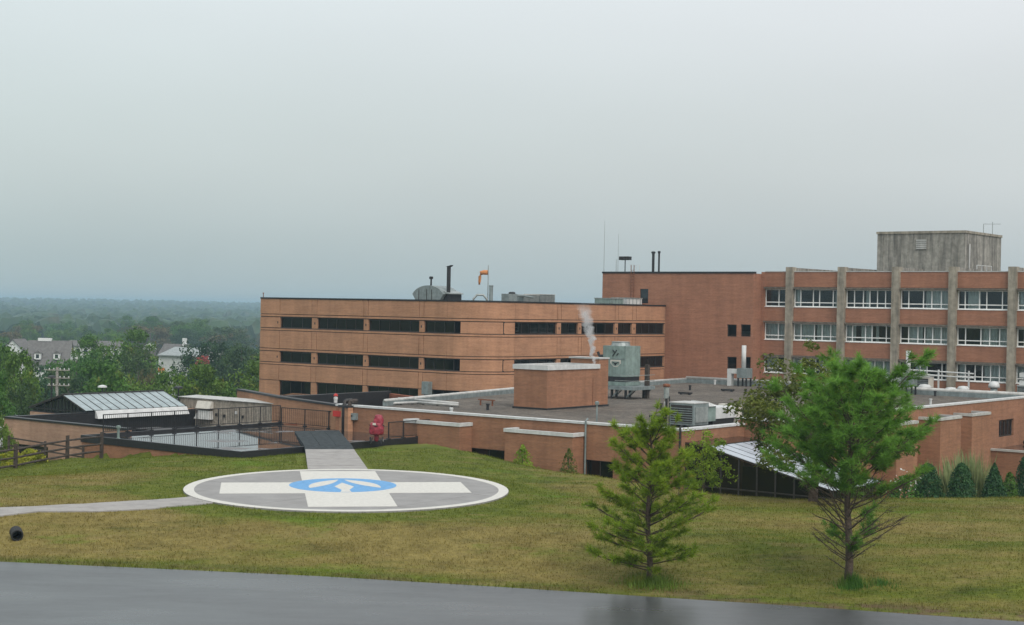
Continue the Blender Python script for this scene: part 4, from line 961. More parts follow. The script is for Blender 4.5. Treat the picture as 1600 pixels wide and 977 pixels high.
lo = part('emblem_plate', MB().hexa([(lg - .46, FC.c - .012, 3.95), (lg + .46, FC.c - .012, 3.95), (lg + .46, FC.c - .004, 3.95), (lg - .46, FC.c - .004, 3.95)], [(lg - .46, FC.c - .012, 4.22), (lg + .46, FC.c - .012, 4.22), (lg + .46, FC.c - .004, 4.22), (lg - .46, FC.c - .004, 4.22)]), 'ivory', ct)
mb = MB().quad((lg - .42, FC.c - .012, 3.95), (lg + .42, FC.c - .012, 3.95), (lg + .16, FC.c - .012, 3.72), (lg - .16, FC.c - .012, 3.72)); part('emblem_point', mb, 'ivory', lo)
mb = MB(); mb.quad((lg - .35, FC.c - .02, 3.93), (lg - .35, FC.c - .02, 4.11), (lg + .35, FC.c - .02, 4.11), (lg + .35, FC.c - .02, 3.93), (lg + .13, FC.c - .02, 3.78), (lg - .13, FC.c - .02, 3.78)); part('emblem_field', mb, 'grey_green', lo)
mb = MB(); mb.quad(*[(lg + a_, FC.c - .026, z_) for a_, z_ in ((-.33, 4.08), (-.05, 4.02), (.05, 4.02), (.33, 4.08), (.10, 3.93), (.05, 3.82), (-.05, 3.82), (-.10, 3.93))]); part('emblem_wings', mb, 'black_metal', lo)
for p, q in (((lg - .25, 4.5), (lg + .1, 4.95)), ((lg + .08, 4.55), (lg + .25, 4.72)), ((lg - .25, 4.95), (lg - .1, 4.8))): part('brace_arm', MB().beam((p[0], FC.c - .03, p[1]), (q[0], FC.c - .03, q[1]), .05, .06), 'black_metal', ct)
pt_ = part('platform', MB().box(cu_ - 1.6, cu_ + 1.9, cv_ - 1.5, cv_ + 1.5, 2.08, 2.33), 'grey_steel', ct)
for a in (-1.3, -.1, 1.1):
    for b in (-1.2, 1.2):
        part('leg', MB().beam((cu_ + a, cv_ + b, RZ), (cu_ + a, cv_ + b, 2.08), .14, .14), 'black_metal', ct)
        part('brace', MB().beam((cu_ + a, cv_ + b, RZ + .1), (cu_ + a + .6, cv_ + b, 2.05), .08, .08), 'grey_steel', ct)
part('platform_post', MB().box(cu_ + 1.35, cu_ + 1.62, cv_ + .9, cv_ + 1.2, RZ, 3.9), 'wood_dark', ct)
for z in (2.75, 3.15): part('platform_rail', MB().beam((cu_ + .3, cv_ - 1.45, z), (cu_ + 1.9, cv_ - 1.45, z), .04, .04), 'galvanised', ct); part('platform_rail', MB().beam((cu_ + 1.88, cv_ - 1.45, z + .003), (cu_ + 1.88, cv_ + 1.45, z + .003), .04, .04), 'galvanised', ct)
part('motor_pipe', MB().tube([(cu_ - bw, cv_ - .6, 4.5), (cu_ - bw - .45, cv_ - .7, 4.45), (cu_ - bw - .6, cv_ - .7, 4.75)], .11, 8), 'black_metal', ct)

def hvac(name, label, x, y, w, d, h, mats, z=RZ, cat='air conditioner', grille=True, fans=0, group=None, feet=.15):
    u, v = mid(x, y, z)
    t = thing(name, label, cat, (u, v, z), group=group)
    part('casing', MB().box(u, u + w, v, v + d, z + feet, z + h), mats, t)
    part('lid', MB().box(u - .03, u + w + .03, v - .03, v + d + .03, z + h, z + h + .05), 'pale_coping', t)
    mb = MB(); mb.box(u + .05, u + .15, v + .02, v + d - .02, z, z + feet); mb.box(u + w - .15, u + w - .05, v + .02, v + d - .02, z, z + feet); part('skid', mb, 'black_metal', t)
    if grille:
        part('coil_face', MB().box(u + .08, u + w * .94, v - .02, v - .002, z + feet + .1, z + h - .1), 'sealant', t)
        for k in range(7): part('slat', MB().box(u + .08, u + w * .94, v - .045, v - .021, z + feet + .13 + k * (h - feet - .3) / 7, z + feet + .17 + k * (h - feet - .3) / 7), 'grey_steel', t)
    for k in range(fans): part('fan_ring', MB().lathe(u + w * (k + .5) / fans, v + d / 2, [(w / fans * .36, z + h + .05), (w / fans * .33, z + h + .22), (w / fans * .36, z + h + .24)], 14), 'galvanised', t)
    return t, u, v
t, u, v = hvac('rooftop_unit', 'large grey rooftop air conditioner with white ducts at roof corner', 1046, 667, 1.55, 1.6, 1.35, 'grey_steel')
part('side_door', MB().box(u + 1.552, u + 1.6, v + .15, v + 1.45, RZ + .3, RZ + 1.15), 'galvanised', t)
part('supply_box', MB().box(u + .5, u + 1.5, v + 1.65, v + 2.5, RZ + .3, RZ + 1.15), 'grey_green', t)
part('white_hood', MB().hexa([(u + .3, v + 1.62, RZ + 1.152), (u + 1.6, v + 1.62, RZ + 1.152), (u + 1.6, v + 2.6, RZ + 1.152), (u + .3, v + 2.6, RZ + 1.152)], [(u + .4, v + 1.65, RZ + 1.45), (u + 1.5, v + 1.65, RZ + 1.4), (u + 1.5, v + 2.5, RZ + 1.2), (u + .4, v + 2.5, RZ + 1.22)]), 'white_metal', t)
part('duct', MB().box(u + .2, u + 1.3, v + 2.7, v + 5.6, RZ + .38, RZ + 1.02), 'white_metal', t)
part('duct_end', MB().box(u + .12, u + 1.38, v + 5.2, v + 5.7, RZ + .02, RZ + 1.1), 'ivory', t)
part('duct_base', MB().box(u + .3, u + 1.2, v + 2.7, v + 5.1, RZ + .02, RZ + .36), 'black_metal', t)
fu, fv = mid(1053, 667, RZ)
fl = thing('flue_stack', 'tall dark flue stack with rusty cap beside rooftop unit', 'flue', (fu - .4, fv - .2, RZ))
part('pipe', MB().tube([(fu - .4, fv - .2, RZ), (fu - .4, fv - .2, 3.3)], .07, 10), 'black_metal', fl); part('pipe', MB().tube([(fu - .2, fv - .2, RZ), (fu - .2, fv - .2, 3.1)], .03, 8), 'black_metal', fl)
part('collar', MB().lathe(fu - .4, fv - .2, [(.11, 2.95), (.15, 3.0), (.15, 3.6)]), 'galvanised', fl); part('cap', MB().lathe(fu - .4, fv - .2, [(.2, 3.62), (.22, 3.68), (.2, 3.76), (.1, 3.8)]), 'rust', fl)
# exhaust fan with tall white stack
def stack_fan(x, y, label):
    u, v = mid(x, y, RZ); t = thing('exhaust_fan', label, 'exhaust fan', (u, v, RZ))
    part('fan_box', MB().box(u - .5, u + .5, v - .5, v + .5, RZ + .75, RZ + 1.6), 'grey_steel', t)
    for a in (-.4, .4):
        for b in (-.4, .4): part('leg', MB().beam((u + a, v + b, RZ), (u + a, v + b, RZ + .75), .12, .12), 'black_metal', t)
    part('stack', MB().lathe(u - .1, v, [(.2, RZ + 1.6), (.2, RZ + 3.6)], 12), 'white_metal', t, True)
    part('duct', MB().box(u - 1.6, u - .501, v - .25, v + .25, RZ + 1.1, RZ + 1.5), 'white_metal', t)
    part('duct_leg', MB().box(u - 1.602, u - 1.2, v - .24, v + .24, RZ, RZ + 1.098), 'white_metal', t)
stack_fan(1163, 604, 'exhaust fan with tall white stack before two square tower windows')
stack_fan(1420, 617, 'exhaust fan with tall white stack among ward block plant')
flat = [(1072, 617), (1138, 612), (1194, 609), (1190, 634), (1270, 612), (1030, 654)]
for i, (x, y) in enumerate(flat):
    u, v = mid(x, y, RZ); m = MB().box(u - .6, u + .45, v - .2, v + .2, RZ + .06, RZ + .2).box(u - .5, u - .4, v - .1, v + .1, RZ, RZ + .06).box(u + .25, u + .35, v - .1, v + .1, RZ, RZ + .06); solo('roof_hatch', m, 'black_metal', 'low dark box hatch lying on the grey gravel roof', 'hatch', (u, v, RZ), group='hatches on the gravel roof')
tiny = [(1117, 601), (1078, 610), (1033, 640), (1040, 638), (1165, 616), (1160, 600), (1454, 632), (1461, 619), (762, 641), (705, 648)]
for i, (x, y) in enumerate(tiny):
    u, v = mid(x, y, RZ); solo('vent_pipe', MB().lathe(u, v, [(.09, RZ), (.09, RZ + .3), (.12, RZ + .31), (.12, RZ + .42)]), 'black_metal' if i % 3 else 'white_metal', 'dark stub vent pipe rising from the gravel roof' if i % 3 else 'white stub vent pipe rising from the gravel roof', 'vent pipe', (u, v, RZ), group='stub vents on the gravel roof')
for i, (x0, y0, x1, y1) in enumerate(((500, 0, 0, 0),)):
    u, v = mid(760, 634, RZ); t = thing('pipe_support', 'small rusty pipe support frame on gravel near vent house', 'frame', (u, v, RZ))
    for a in (-.5, .5): part('leg', MB().beam((u + a, v, RZ), (u + a, v, RZ + .35), .08, .08), 'rust', t)
    part('bar', MB().beam((u - .7, v, RZ + .38), (u + .7, v, RZ + .38), .08, .08), 'rust', t)
# plant behind the right part of the roof
hvac('rooftop_unit', 'pale grey boxy rooftop unit behind white stack by ward block', 1395, 606, 2.6, 1.6, 1.55, 'galvanised', grille=False)
for i, (x, y, r, h) in enumerate(((1445, 608, .55, .75), (1505, 608.5, .5, .75), (1553, 611, .45, 1.25), (1486, 607, .5, .6))):
    u, v = mid(x, y, RZ); t = thing('mushroom_vent', ('squat metal mushroom vent beside pale rooftop unit', 'bright metal mushroom vent before a brick panel of ward block', 'tall shiny drum vent near the roof edge', 'low metal mushroom vent between two others')[i], 'roof vent', (u, v, RZ), group='metal vents at ward block')
    part('curb', MB().box(u - r * .7, u + r * .7, v - r * .7, v + r * .7, RZ, RZ + .25), 'pale_coping', t)
    part('drum', MB().lathe(u, v, [(r * .62, RZ + .25), (r * .62, RZ + h * .6)], 14), 'galvanised', t, True); part('hood', MB().lathe(u, v, [(r, RZ + h * .6), (r * 1.02, RZ + h * .75), (r * .7, RZ + h), (r * .1, RZ + h + .04)], 16), 'white_metal', t, True)
u, v = mid(1466, 613, RZ); t = thing('gas_piping', 'thin white gas pipes on posts before ward block windows', 'piping', (u, v, RZ))
for k in range(3): part('post', MB().beam((u - 3 + k * 2.6, v + 1, RZ), (u - 3 + k * 2.6, v + 1, RZ + 2.0), .12, .12), 'white_metal', t)
for z in (1.9, 1.55): part('pipe', MB().tube([(u - 3.2, v + 1, RZ + z), (u + 2.6, v + 1, RZ + z - .12)], .06, 8), 'white_metal', t)
hvac('rooftop_unit', 'small louvred condenser before ward block windows on its own skid', 1430, 609, 1.2, 1.0, 1.35, 'ivory')
t, u, v = hvac('rooftop_unit', 'dark condenser with stacked white hoods at end of roof', 1589, 618, 1.2, 1.2, 1.0, 'grey_steel', z=1.4)
for k in range(2): part('hood', MB().box(u + .1, u + 1.3, v + .2, v + 1.1, RZ + 1.06 + k * .62, RZ + 1.42 + k * .62), 'white_metal', t); part('neck', MB().box(u + .4, u + 1.0, v + .4, v + .9, RZ + 1.421 + k * .62, RZ + 1.678 + k * .62), 'black_metal', t)

# ------------------------------------------------------------------ plant on the tan wing's roof (8.0)
WZ = 8.0
def onroof(px, back=2.5):
    """a spot on the wing roof set back from the wall seen at that column"""
    if px < 740: u, _ = on_v(px, 468, VA + back); return u, VA + back
    v, _ = on_u(px, 474, UL - back); return UL - back, v
def zof(px, py, u, v): x, y = xy(u, v); d = ray(px, py); return EYE + d.z * y / d.y
u, v = onroof(668, 3.0); hz = zof(668, 445.5, u, v)
t = thing('hooded_intake', 'curved grey metal air intake hood on tan wing roof', 'air intake', (u, v, WZ))
W_, D_ = 1.75, 2.2; prof = []
for i in range(13):
    a = math.pi * (.12 + .76 * i / 12); prof.append((-math.cos(a) * W_ / math.cos(math.pi * .12), (math.sin(a) - math.sin(math.pi * .12)) / (1 - math.sin(math.pi * .12)) * .75))
zb = hz - .78
sil = [(x, zb + z) for x, z in prof] + [(W_ * .62, WZ), (-W_ * .62, WZ)]
n = len(sil); mb = MB(); mb.v = [(u + x, v, z) for x, z in sil] + [(u + x, v + D_, z) for x, z in sil]
mb.f = [tuple(range(n)), tuple(n + i for i in reversed(range(n)))] + [(i, i + n, (i + 1) % n + n, (i + 1) % n) for i in range(n)]
part('hood', mb, 'grey_steel', t)
for k in (-1.0, -.1, .45): part('seam', MB().box(u + k - .03, u + k + .03, v - .02, v - .002, WZ, zb + .4), 'sealant', t)
part('small_flue', MB().lathe(u - .4, v + .9, [(.09, zb + .5), (.07, zb + 1.3), (.16, zb + 1.32), (.18, zb + 1.5), (.1, zb + 1.55)]), 'black_metal', t)
part('side_opening', MB().box(u + W_ * .62, u + W_ * .62 + .9, v + .4, v + D_, WZ, zb + .05), 'black_metal', t); part('side_hood', MB().hexa([(u + 1.0, v + .3, zb + .06), (u + 2.2, v + .3, zb + .02), (u + 2.2, v + D_, zb + .02), (u + 1.0, v + D_, zb + .06)], [(u + 1.0, v + .3, zb + .45), (u + 2.2, v + .3, zb + .1), (u + 2.2, v + D_, zb + .1), (u + 1.0, v + D_, zb + .45)]), 'galvanised', t)
u, v = onroof(700.5, 3.6); z1 = zof(700, 417, u, v)
t = thing('chimney_pipe', 'tall black chimney pipe with angled tip on tan wing roof', 'chimney', (u, v, WZ)); part('pipe', MB().lathe(u, v, [(.17, WZ), (.17, z1)]), 'black_metal', t); part('rain_flap', MB().hexa([(u - .18, v - .18, z1), (u + .2, v - .18, z1), (u + .2, v + .18, z1), (u - .18, v + .18, z1)], [(u - .1, v - .18, z1 + .04), (u + .36, v - .18, z1 + .14), (u + .36, v + .18, z1 + .14), (u - .1, v + .18, z1 + .04)]), 'black_metal', t)
u, v = onroof(762, 3.0); z1 = zof(762, 414.5, u, v)
t = thing('windsock', 'limp orange windsock on a thin pole above tan wing roof', 'windsock', (u, v, WZ)); part('pole', MB().tube([(u, v, WZ), (u, v, z1)], [.045, .03], 8), 'galvanised', t)
s0 = Vector((u, v, z1 - .62)); dx = Vector((-CU, -SU * -1, 0)) if False else Vector((-.79, -.61, 0))
dx = Vector(uv(-1, 0) + (0,))
part('sock', MB().tube([s0 + dx * .05, s0 + dx * .35 + Vector((0, 0, .0)), s0 + dx * .6 + Vector((0, 0, -.06)), s0 + dx * .7 + Vector((0, 0, -.35)), s0 + dx * .72 + Vector((0, 0, -.75)), s0 + dx * .74 + Vector((0, 0, -1.05))], [.2, .2, .19, .13, .11, .07], 12), 'orange_cloth', t, True)
part('hoop', MB().tube([s0 + Vector((0, 0, .2)), s0 + dx * .06 + Vector((0, 0, .2)), s0 + dx * .06 + Vector((0, 0, -.2)), s0 + Vector((0, 0, -.2))], .025, 6), 'black_metal', t)
u, v = onroof(767, 2.6); solo('vent_stack', MB().lathe(u, v, [(.16, WZ), (.16, zof(767, 448, u, v)), (.19, zof(767, 447.5, u, v)), (.19, zof(767, 446, u, v))]), 'grey_steel', 'short grey vent stack beside the windsock pole', 'vent stack', (u, v, WZ))
u, v = onroof(751, 2.6); zt = zof(752, 461, u, v)
solo('gooseneck_vent', MB().tube([(u - .5, v - .4, WZ), (u - .48, v - .38, zt - .35), (u - .25, v - .2, zt), (u + .15, v + .15, zt), (u + .38, v + .35, zt - .35), (u + .4, v + .37, WZ + .3)], .1, 10), 'galvanised', 'curved gooseneck vent pipe near the windsock', 'vent', (u, v, WZ), smooth=True)
u, v = onroof(797, 2.4); zt = zof(797, 457.5, u, v)
t = thing('rooftop_unit', 'dark motor unit with pipes next to slatted condensers', 'air conditioner', (u, v, WZ)); part('casing', MB().box(u - .6, u + .2, v - .45, v + .75, WZ, zt - .1), 'grey_steel', t); part('motor', MB().lathe(u - .2, v + .5, [(.3, zt - .1), (.3, zt), (.2, zt + .08)], 12), 'black_metal', t)
part('pipe', MB().tube([(u, v + .7, zt - .25), (u, v + 1.6, zt - .22), (u, v + 3.2, zt - .35)], .12, 8), 'grey_steel', t)
for i, (x0, x1, yt) in enumerate(((817, 842, 460.5), (842, 867, 460))):
    v0 = on_u(x0, 470, UL - 2.4)[0]; v1 = on_u(x1, 470, UL - 2.4)[0]; zt = zof((x0 + x1) / 2, yt, UL - 2.4, (v0 + v1) / 2)
    t = thing('condenser_unit', ('slatted rooftop condenser joined by pipes to dark motor unit', 'larger slatted rooftop condenser with pale lid')[i], 'condenser', (UL - 2.4, v0, WZ)); part('casing', MB().box(UL - 4, UL - 2.4, v0 + .04, v1 - .04, WZ, zt - .05), 'grey_steel', t)
    for k in range(6): part('slat', MB().box(UL - 2.398, UL - 2.34, v0 + .06, v1 - .06, lerp(WZ + .4, zt - .1, k / 6), lerp(WZ + .4, zt - .1, k / 6) + .06), 'galvanised', t)
    part('lid', MB().box(UL - 4.05, UL - 2.33, v0, v1, zt - .049, zt), 'pale_coping', t)
for i, (x0, x1, yt, m) in enumerate(((954, 974, 466, 'grey_green'), (980, 1003, 465.5, 'white_metal'))):
    v0 = on_u(x0, 472, UL - 2.2)[0]; v1 = on_u(x1, 472, UL - 2.2)[0]; zt = zof((x0 + x1) / 2, yt, UL - 2.2, (v0 + v1) / 2)
    t = thing('rooftop_unit', ('low grey green rooftop box below tower wall', 'low white rooftop box below tower door')[i], 'air conditioner', (UL - 2.2, v0, WZ)); part('casing', MB().box(UL - 4, UL - 2.2, v0, v1, WZ, zt - .08), m, t); part('lid', MB().box(UL - 4.05, UL - 2.15, v0 - .05, v1 + .05, zt - .08, zt), 'galvanised', t)
    for k in range(4): part('panel_seam', MB().box(UL - 2.199, UL - 2.17, lerp(v0, v1, (k + .5) / 4) - .03, lerp(v0, v1, (k + .5) / 4) + .03, WZ, zt - .1), 'grey_steel', t)
u, _ = on_v(411.5, 462, VA + .3); solo('lightning_rod', MB().lathe(u, VA + .3, [(.04, 8.47), (.03, 8.8), (.1, 8.82), (.02, 8.9)]), 'rust', 'tiny lightning rod at the end of tan wing roof', 'lightning rod', (u, VA + .3, 8.47))
# masts and flues on the tower
TR = 11.0
def onT(px, py, back): u, z = on_v(px, py, VT + back); return u, VT + back, z
for i, (px, py, r) in enumerate(((945, 345, .022), (966.5, 366, .02), (963, 405, .03))):
    u, v, z = onT(px, py, 1.2); solo('whip_antenna', MB().tube([(u, v, TR), (u, v, z)], [r * 1.3, r * .6], 6), 'galvanised', ('tallest thin whip antenna at the corner of tower roof', 'thin whip antenna standing behind the short mast on tower', 'short antenna mast on the tower roof')[i], 'antenna', (u, v, TR))
u, v, z = onT(977, 401, 1.4); t = thing('siren', 'black box siren on a post above the tower roof', 'siren', (u, v, TR)); part('post', MB().tube([(u, v, TR), (u, v, z - .3)], .05), 'black_metal', t); part('box', MB().box(u - .55, u + .55, v - .3, v + .3, z - .35, z), 'black_metal', t)
for i in range(3): part('horn', MB().box(u - .5 + i * .36, u - .22 + i * .36, v - .36, v - .301, z - .3, z - .05), 'dark_bronze', t)
u, v, z = onT(989.5, 414, .3); t = thing('ladder_hoop', 'pair of pale ladder grab hoops at tower roof edge', 'grab rail', (u, v, TR))
for s in (-.3, .35): part('hoop', MB().tube([(u + s, v, TR + .5), (u + s, v, z), (u + s + .3, v + .1, z), (u + s + .3, v + .1, TR + .5)], .025, 6), 'white_metal', t)
for i, (px, py, r) in enumerate(((1021, 393, .13), (1030, 392.5, .09))):
    u, v, z = onT(px, py, 1.0); t = thing('flue_pipe', ('thicker black flue pipe with cap on tower roof', 'thinner dark flue pipe with cap on tower roof')[i], 'flue', (u, v, TR)); part('pipe', MB().lathe(u, v, [(r, TR), (r, z - .2)]), 'black_metal', t); part('cap', MB().lathe(u, v, [(r * 1.5, z - .2), (r * 1.6, z - .05), (r, z)]), 'black_metal', t)

# ------------------------------------------------------------------ vegetation builders
def leaf(mb, c, s, nrm=None):
    """one small folded leaf face"""
    a = Vector((random.gauss(0, 1), random.gauss(0, 1), random.gauss(0, 1)))
    if nrm is not None: a += nrm * 1.3
    a.normalize(); t = a.orthogonal().normalized(); t.rotate(Matrix.Rotation(random.uniform(0, 6.283), 3, a)); b = a.cross(t)
    l = s * random.uniform(.7, 1.3); w = l * random.uniform(.4, .6); n = len(mb.v)
    mb.v += [tuple(c - t * l), tuple(c + b * w), tuple(c + t * l), tuple(c - b * w)]; mb.f.append((n, n + 1, n + 2, n + 3))
def raw_mesh(name, mb, m):
    me = bpy.data.meshes.new(name); me.from_pydata(mb.v, [], mb.f); me.materials.append(MAT[m]); return me
def crown(seed, rx, rz, zc, clumps, per, size, spread=.24, lop=.25):
    """leaf clumps spread through an uneven crown; returns mesh data and clump centres"""
    random.seed(seed); mb = MB(); cs = []
    for i in range(clumps):
        t = random.uniform(0, 6.283); ct_ = random.uniform(-.85, 1); st_ = math.sqrt(1 - ct_ * ct_)
        d = Vector((math.cos(t) * st_, math.sin(t) * st_, ct_)); lob = 1 + lop * 1.6 * mnoise.noise(d * 1.6 + Vector((seed * 3.1, 0, 0)))
        r = random.uniform(.35, 1) ** .6 * lob
        c = Vector((d.x * rx * r, d.y * rx * r, zc + d.z * rz * r)); cs.append(c); sr = rx * spread * random.uniform(.6, 1.3)
        for k in range(per):
            q = Vector((random.gauss(0, 1), random.gauss(0, 1), random.gauss(0, .75))).normalized() * sr * random.uniform(.45, 1)
            leaf(mb, c + q, size, q.normalized() + Vector((0, 0, .4)))
    return mb, cs
def trunk(cs, h, r, zc, limbs=9):
    mb = MB(); mb.tube([(0, 0, -.4), (.02 * h, 0, h * .3), (0, .02 * h, h * .6), (0, 0, h * .9)], [r, r * .75, r * .5, r * .15], 8)
    for c in random.sample(cs, min(limbs, len(cs))):
        z = random.uniform(.28, .6) * h; mb.tube([(0, 0, z), (c.x * .5, c.y * .5, lerp(z, c.z, .6)), tuple(c)], [r * .4, r * .25, r * .08], 5)
    return mb
PROTO = {}
def proto(key, seed, h, rx, rz, zc, m, clumps=70, per=34, size=.32, spread=.24, bark='bark_grey', lop=.25):
    mb, cs = crown(seed, rx, rz, zc, clumps, per, size, spread, lop); PROTO[key] = (raw_mesh('crown', mb, m), raw_mesh('trunk', trunk(cs, h, h * .025, zc), bark), h)
def plant_tree(key, x, y, z, s, label, group=None, cat='tree', name='tree', sx=1.):
    cm, tm, h = PROTO[key]; o = bpy.data.objects.new(name, None); col.objects.link(o); o.location = (x, y, z); o.scale = (s * sx, s * sx, s); o.rotation_euler.z = random.uniform(0, 6.28)
    for nme, me in (('crown', cm), ('trunk', tm)): p = bpy.data.objects.new(nme, me); col.objects.link(p); p.parent = o
    return tag(o, label, cat, group)
def tree_px(key, px, ytop, D, label, group=None, width=None, name='tree', base=None):
    """a tree at distance D whose top shows at (px, ytop); it stands on the ground there"""
    p = atd(px, ytop, D); z = gg(p.x, p.y) - .2 if base is None else base; h = PROTO[key][2]; s = max(.25, (p.z - z) / h)
    return plant_tree(key, p.x, p.y, z, s, label, group, name=name, sx=1. if not width else max(.4, min(1.9, width * .72)))
proto('round', 1, 10, 4.0, 4.2, 5.7, 'green_leaves', 110, 110, .17)
proto('broad', 2, 10, 4.8, 3.6, 6.3, 'green_leaves', 120, 110, .17, .2)
proto('dark', 3, 10, 4.1, 4.4, 5.5, 'dark_leaves', 110, 110, .17)
proto('tall', 4, 10, 3.3, 4.8, 5.3, 'dark_leaves', 90, 70, .17)
proto('rust', 5, 10, 3.8, 4.2, 5.6, 'rust_leaves', 80, 40, .22)
proto('spruce', 6, 10, 2.6, 4.9, 5.0, 'blue_leaves', 90, 44, .2)
random.seed(5)
G1 = 'bright trees behind the annex roofs'
for i, (px, yt, D, k, w) in enumerate(((165, 572, 150, 'round', 1.15), (205, 576, 156, 'broad', 1.0), (255, 588, 150, 'round', .9), (300, 578, 148, 'round', 1.05), (345, 580, 152, 'broad', .95), (390, 572, 158, 'round', 1.1))):
    tree_px(k, px, yt, D, ('bright green leafy tree rising behind the middle of glazed gable roof', 'broad bright green tree above the end of glazed gable roof', 'low bright green tree filling the gap between shed and glazed roof', 'bright green tree above the vent hood of the shed', 'broad bright tree above the long shed roof', 'bright green tree touching the corner of tan wing')[i], G1, w)
G2 = 'large valley trees before the houses'
for i, (px, yt, D, k, w) in enumerate(((120, 548, 215, 'broad', 1.0), (150, 533, 235, 'round', 1.05), (200, 522, 240, 'round', 1.15), (216, 545, 215, 'tall', .9), (95, 570, 185, 'dark', .9), (128, 580, 178, 'dark', 1.0), (236, 566, 200, 'rust', .6))):
    lab = ('broad mid green tree beside the grey roofed house', 'tall mid green tree in front of the long low house', 'largest mid green tree before the silo', '', '', '', '')[i] or {'rust': 'brownish thin tree among the large green valley trees', 'dark': 'dark green tree below the utility poles', 'tall': 'slim dark tree at the edge of large valley trees'}[k]
    tree_px(k, px, yt, D, lab, G2, w)
G3 = 'dark trees beside the tan wing'
for i, (px, yt, D, w) in enumerate(((325, 527, 255, 1.15), (378, 532, 250, 1.15), (312, 562, 230, .6), (352, 545, 262, 1.0), (400, 540, 275, 1.0))): tree_px('dark', px, yt, D, ('tallest dark round tree beside the white barn', 'dark round tree between the barn trees and tan wing', 'small dark tree in front of the white barn', 'dark tree filling the gap behind its taller neighbours', 'dark tree partly hidden by the tan wing corner')[i], G3, w)
G4 = 'trees at the edge of parking area'
for px, yt, D, w, k in ((10, 536, 170, .85, 'dark'), (-25, 545, 150, 1.0, 'round'), (22, 560, 140, .8, 'round'), (-8, 590, 118, .8, 'round'), (33, 596, 135, .6, 'dark')):
    tree_px(k, px, yt, D, {10: 'tallest dark tree rising beside the grey roofed house', 33: 'narrow dark tree just above the brick annex corner', -25: 'green tree reaching into view beside the tallest dark tree', 22: 'tall green tree beside the thin utility pole', -8: 'green tree above the parked cars'}[px], G4, w)
tree_px('spruce', 62, 582, 160, 'blue green spruce behind the glazed gable roof', None, 1.0, 'spruce_tree')
tree_px('round', 2, 655, 92, 'leafy green tree half hiding the parked cars', None, .7)
mb_r, cs_r = crown(21, 1.8, 1.4, 2.0, 26, 30, .16); PROTO['redleaf'] = (raw_mesh('crown', mb_r, 'red_leaves'), raw_mesh('trunk', trunk(cs_r, 3, .1, 2), 'bark_grey'), 3.4)
for px, py, D in ((317, 562, 225),):
    p = atd(px, py, D); plant_tree('redleaf', p.x, p.y, p.z - 1.5, .6, 'small bright red leaved tree before the white barn')
G5 = 'valley trees beyond the houses'
for i in range(46):
    D = random.uniform(430, 900); px = random.uniform(-60, 460); k = random.choice(['round', 'dark', 'dark', 'broad', 'tall', 'rust', 'dark']); p = atd(px, 500, D); z = gg(p.x, p.y)
    if D < 560 and (30 < px < 115 or 225 < px < 330): D += 200; p = atd(px, 500, D); z = gg(p.x, p.y)
    plant_tree(k, p.x, p.y, z - .5, random.uniform(1.15, 1.75) * (1 if px > 60 else .9), {'rust': 'brownish hazy tree in the valley woods', 'round': 'mid green hazy round tree in the valley woods', 'broad': 'mid green hazy spreading tree in the valley woods', 'tall': 'dark hazy slim tree in the valley woods', 'dark': 'dark hazy round tree in the valley woods'}[k], G5, sx=random.uniform(1.0, 1.3))
# far woods as one mass
def far_woods():
    random.seed(9); bm = bmesh.new(); bmesh.ops.create_icosphere(bm, subdivisions=2, radius=1); bv = [v.co.copy() for v in bm.verts]; bf = [[v.index for v in f.verts] for f in bm.faces]; bm.free()
    mb = MB()
    for i in range(5200):
        D = 780 * (5200 / 780) ** (random.random() ** .8); a = random.uniform(-.52, .06) if i % 6 else random.uniform(.06, .5); x, y = D * math.tan(a), D; z = gg(x, y)
        if D < 900 and random.random() < .5: continue
        w = random.uniform(5.5, 10); h = random.uniform(5, 8.5); n = len(mb.v); o = Vector((random.random() * 50, i, 0))
        for q in bv:
            r = 1 + .45 * mnoise.noise(q * 1.7 + o) + .22 * mnoise.noise(q * 4 + o); mb.v.append((x + q.x * w * r, y + q.y * w * r, z + 4.5 + h * .55 + q.z * h * r))
        mb.f += [tuple(n + k for k in f) for f in bf]
    o = mesh_obj('far_woods', mb, 'far_woods'); o['kind'] = 'stuff'; o['label'] = 'hazy woodland covering the valley and far hills'; o['category'] = 'woods'
far_woods()

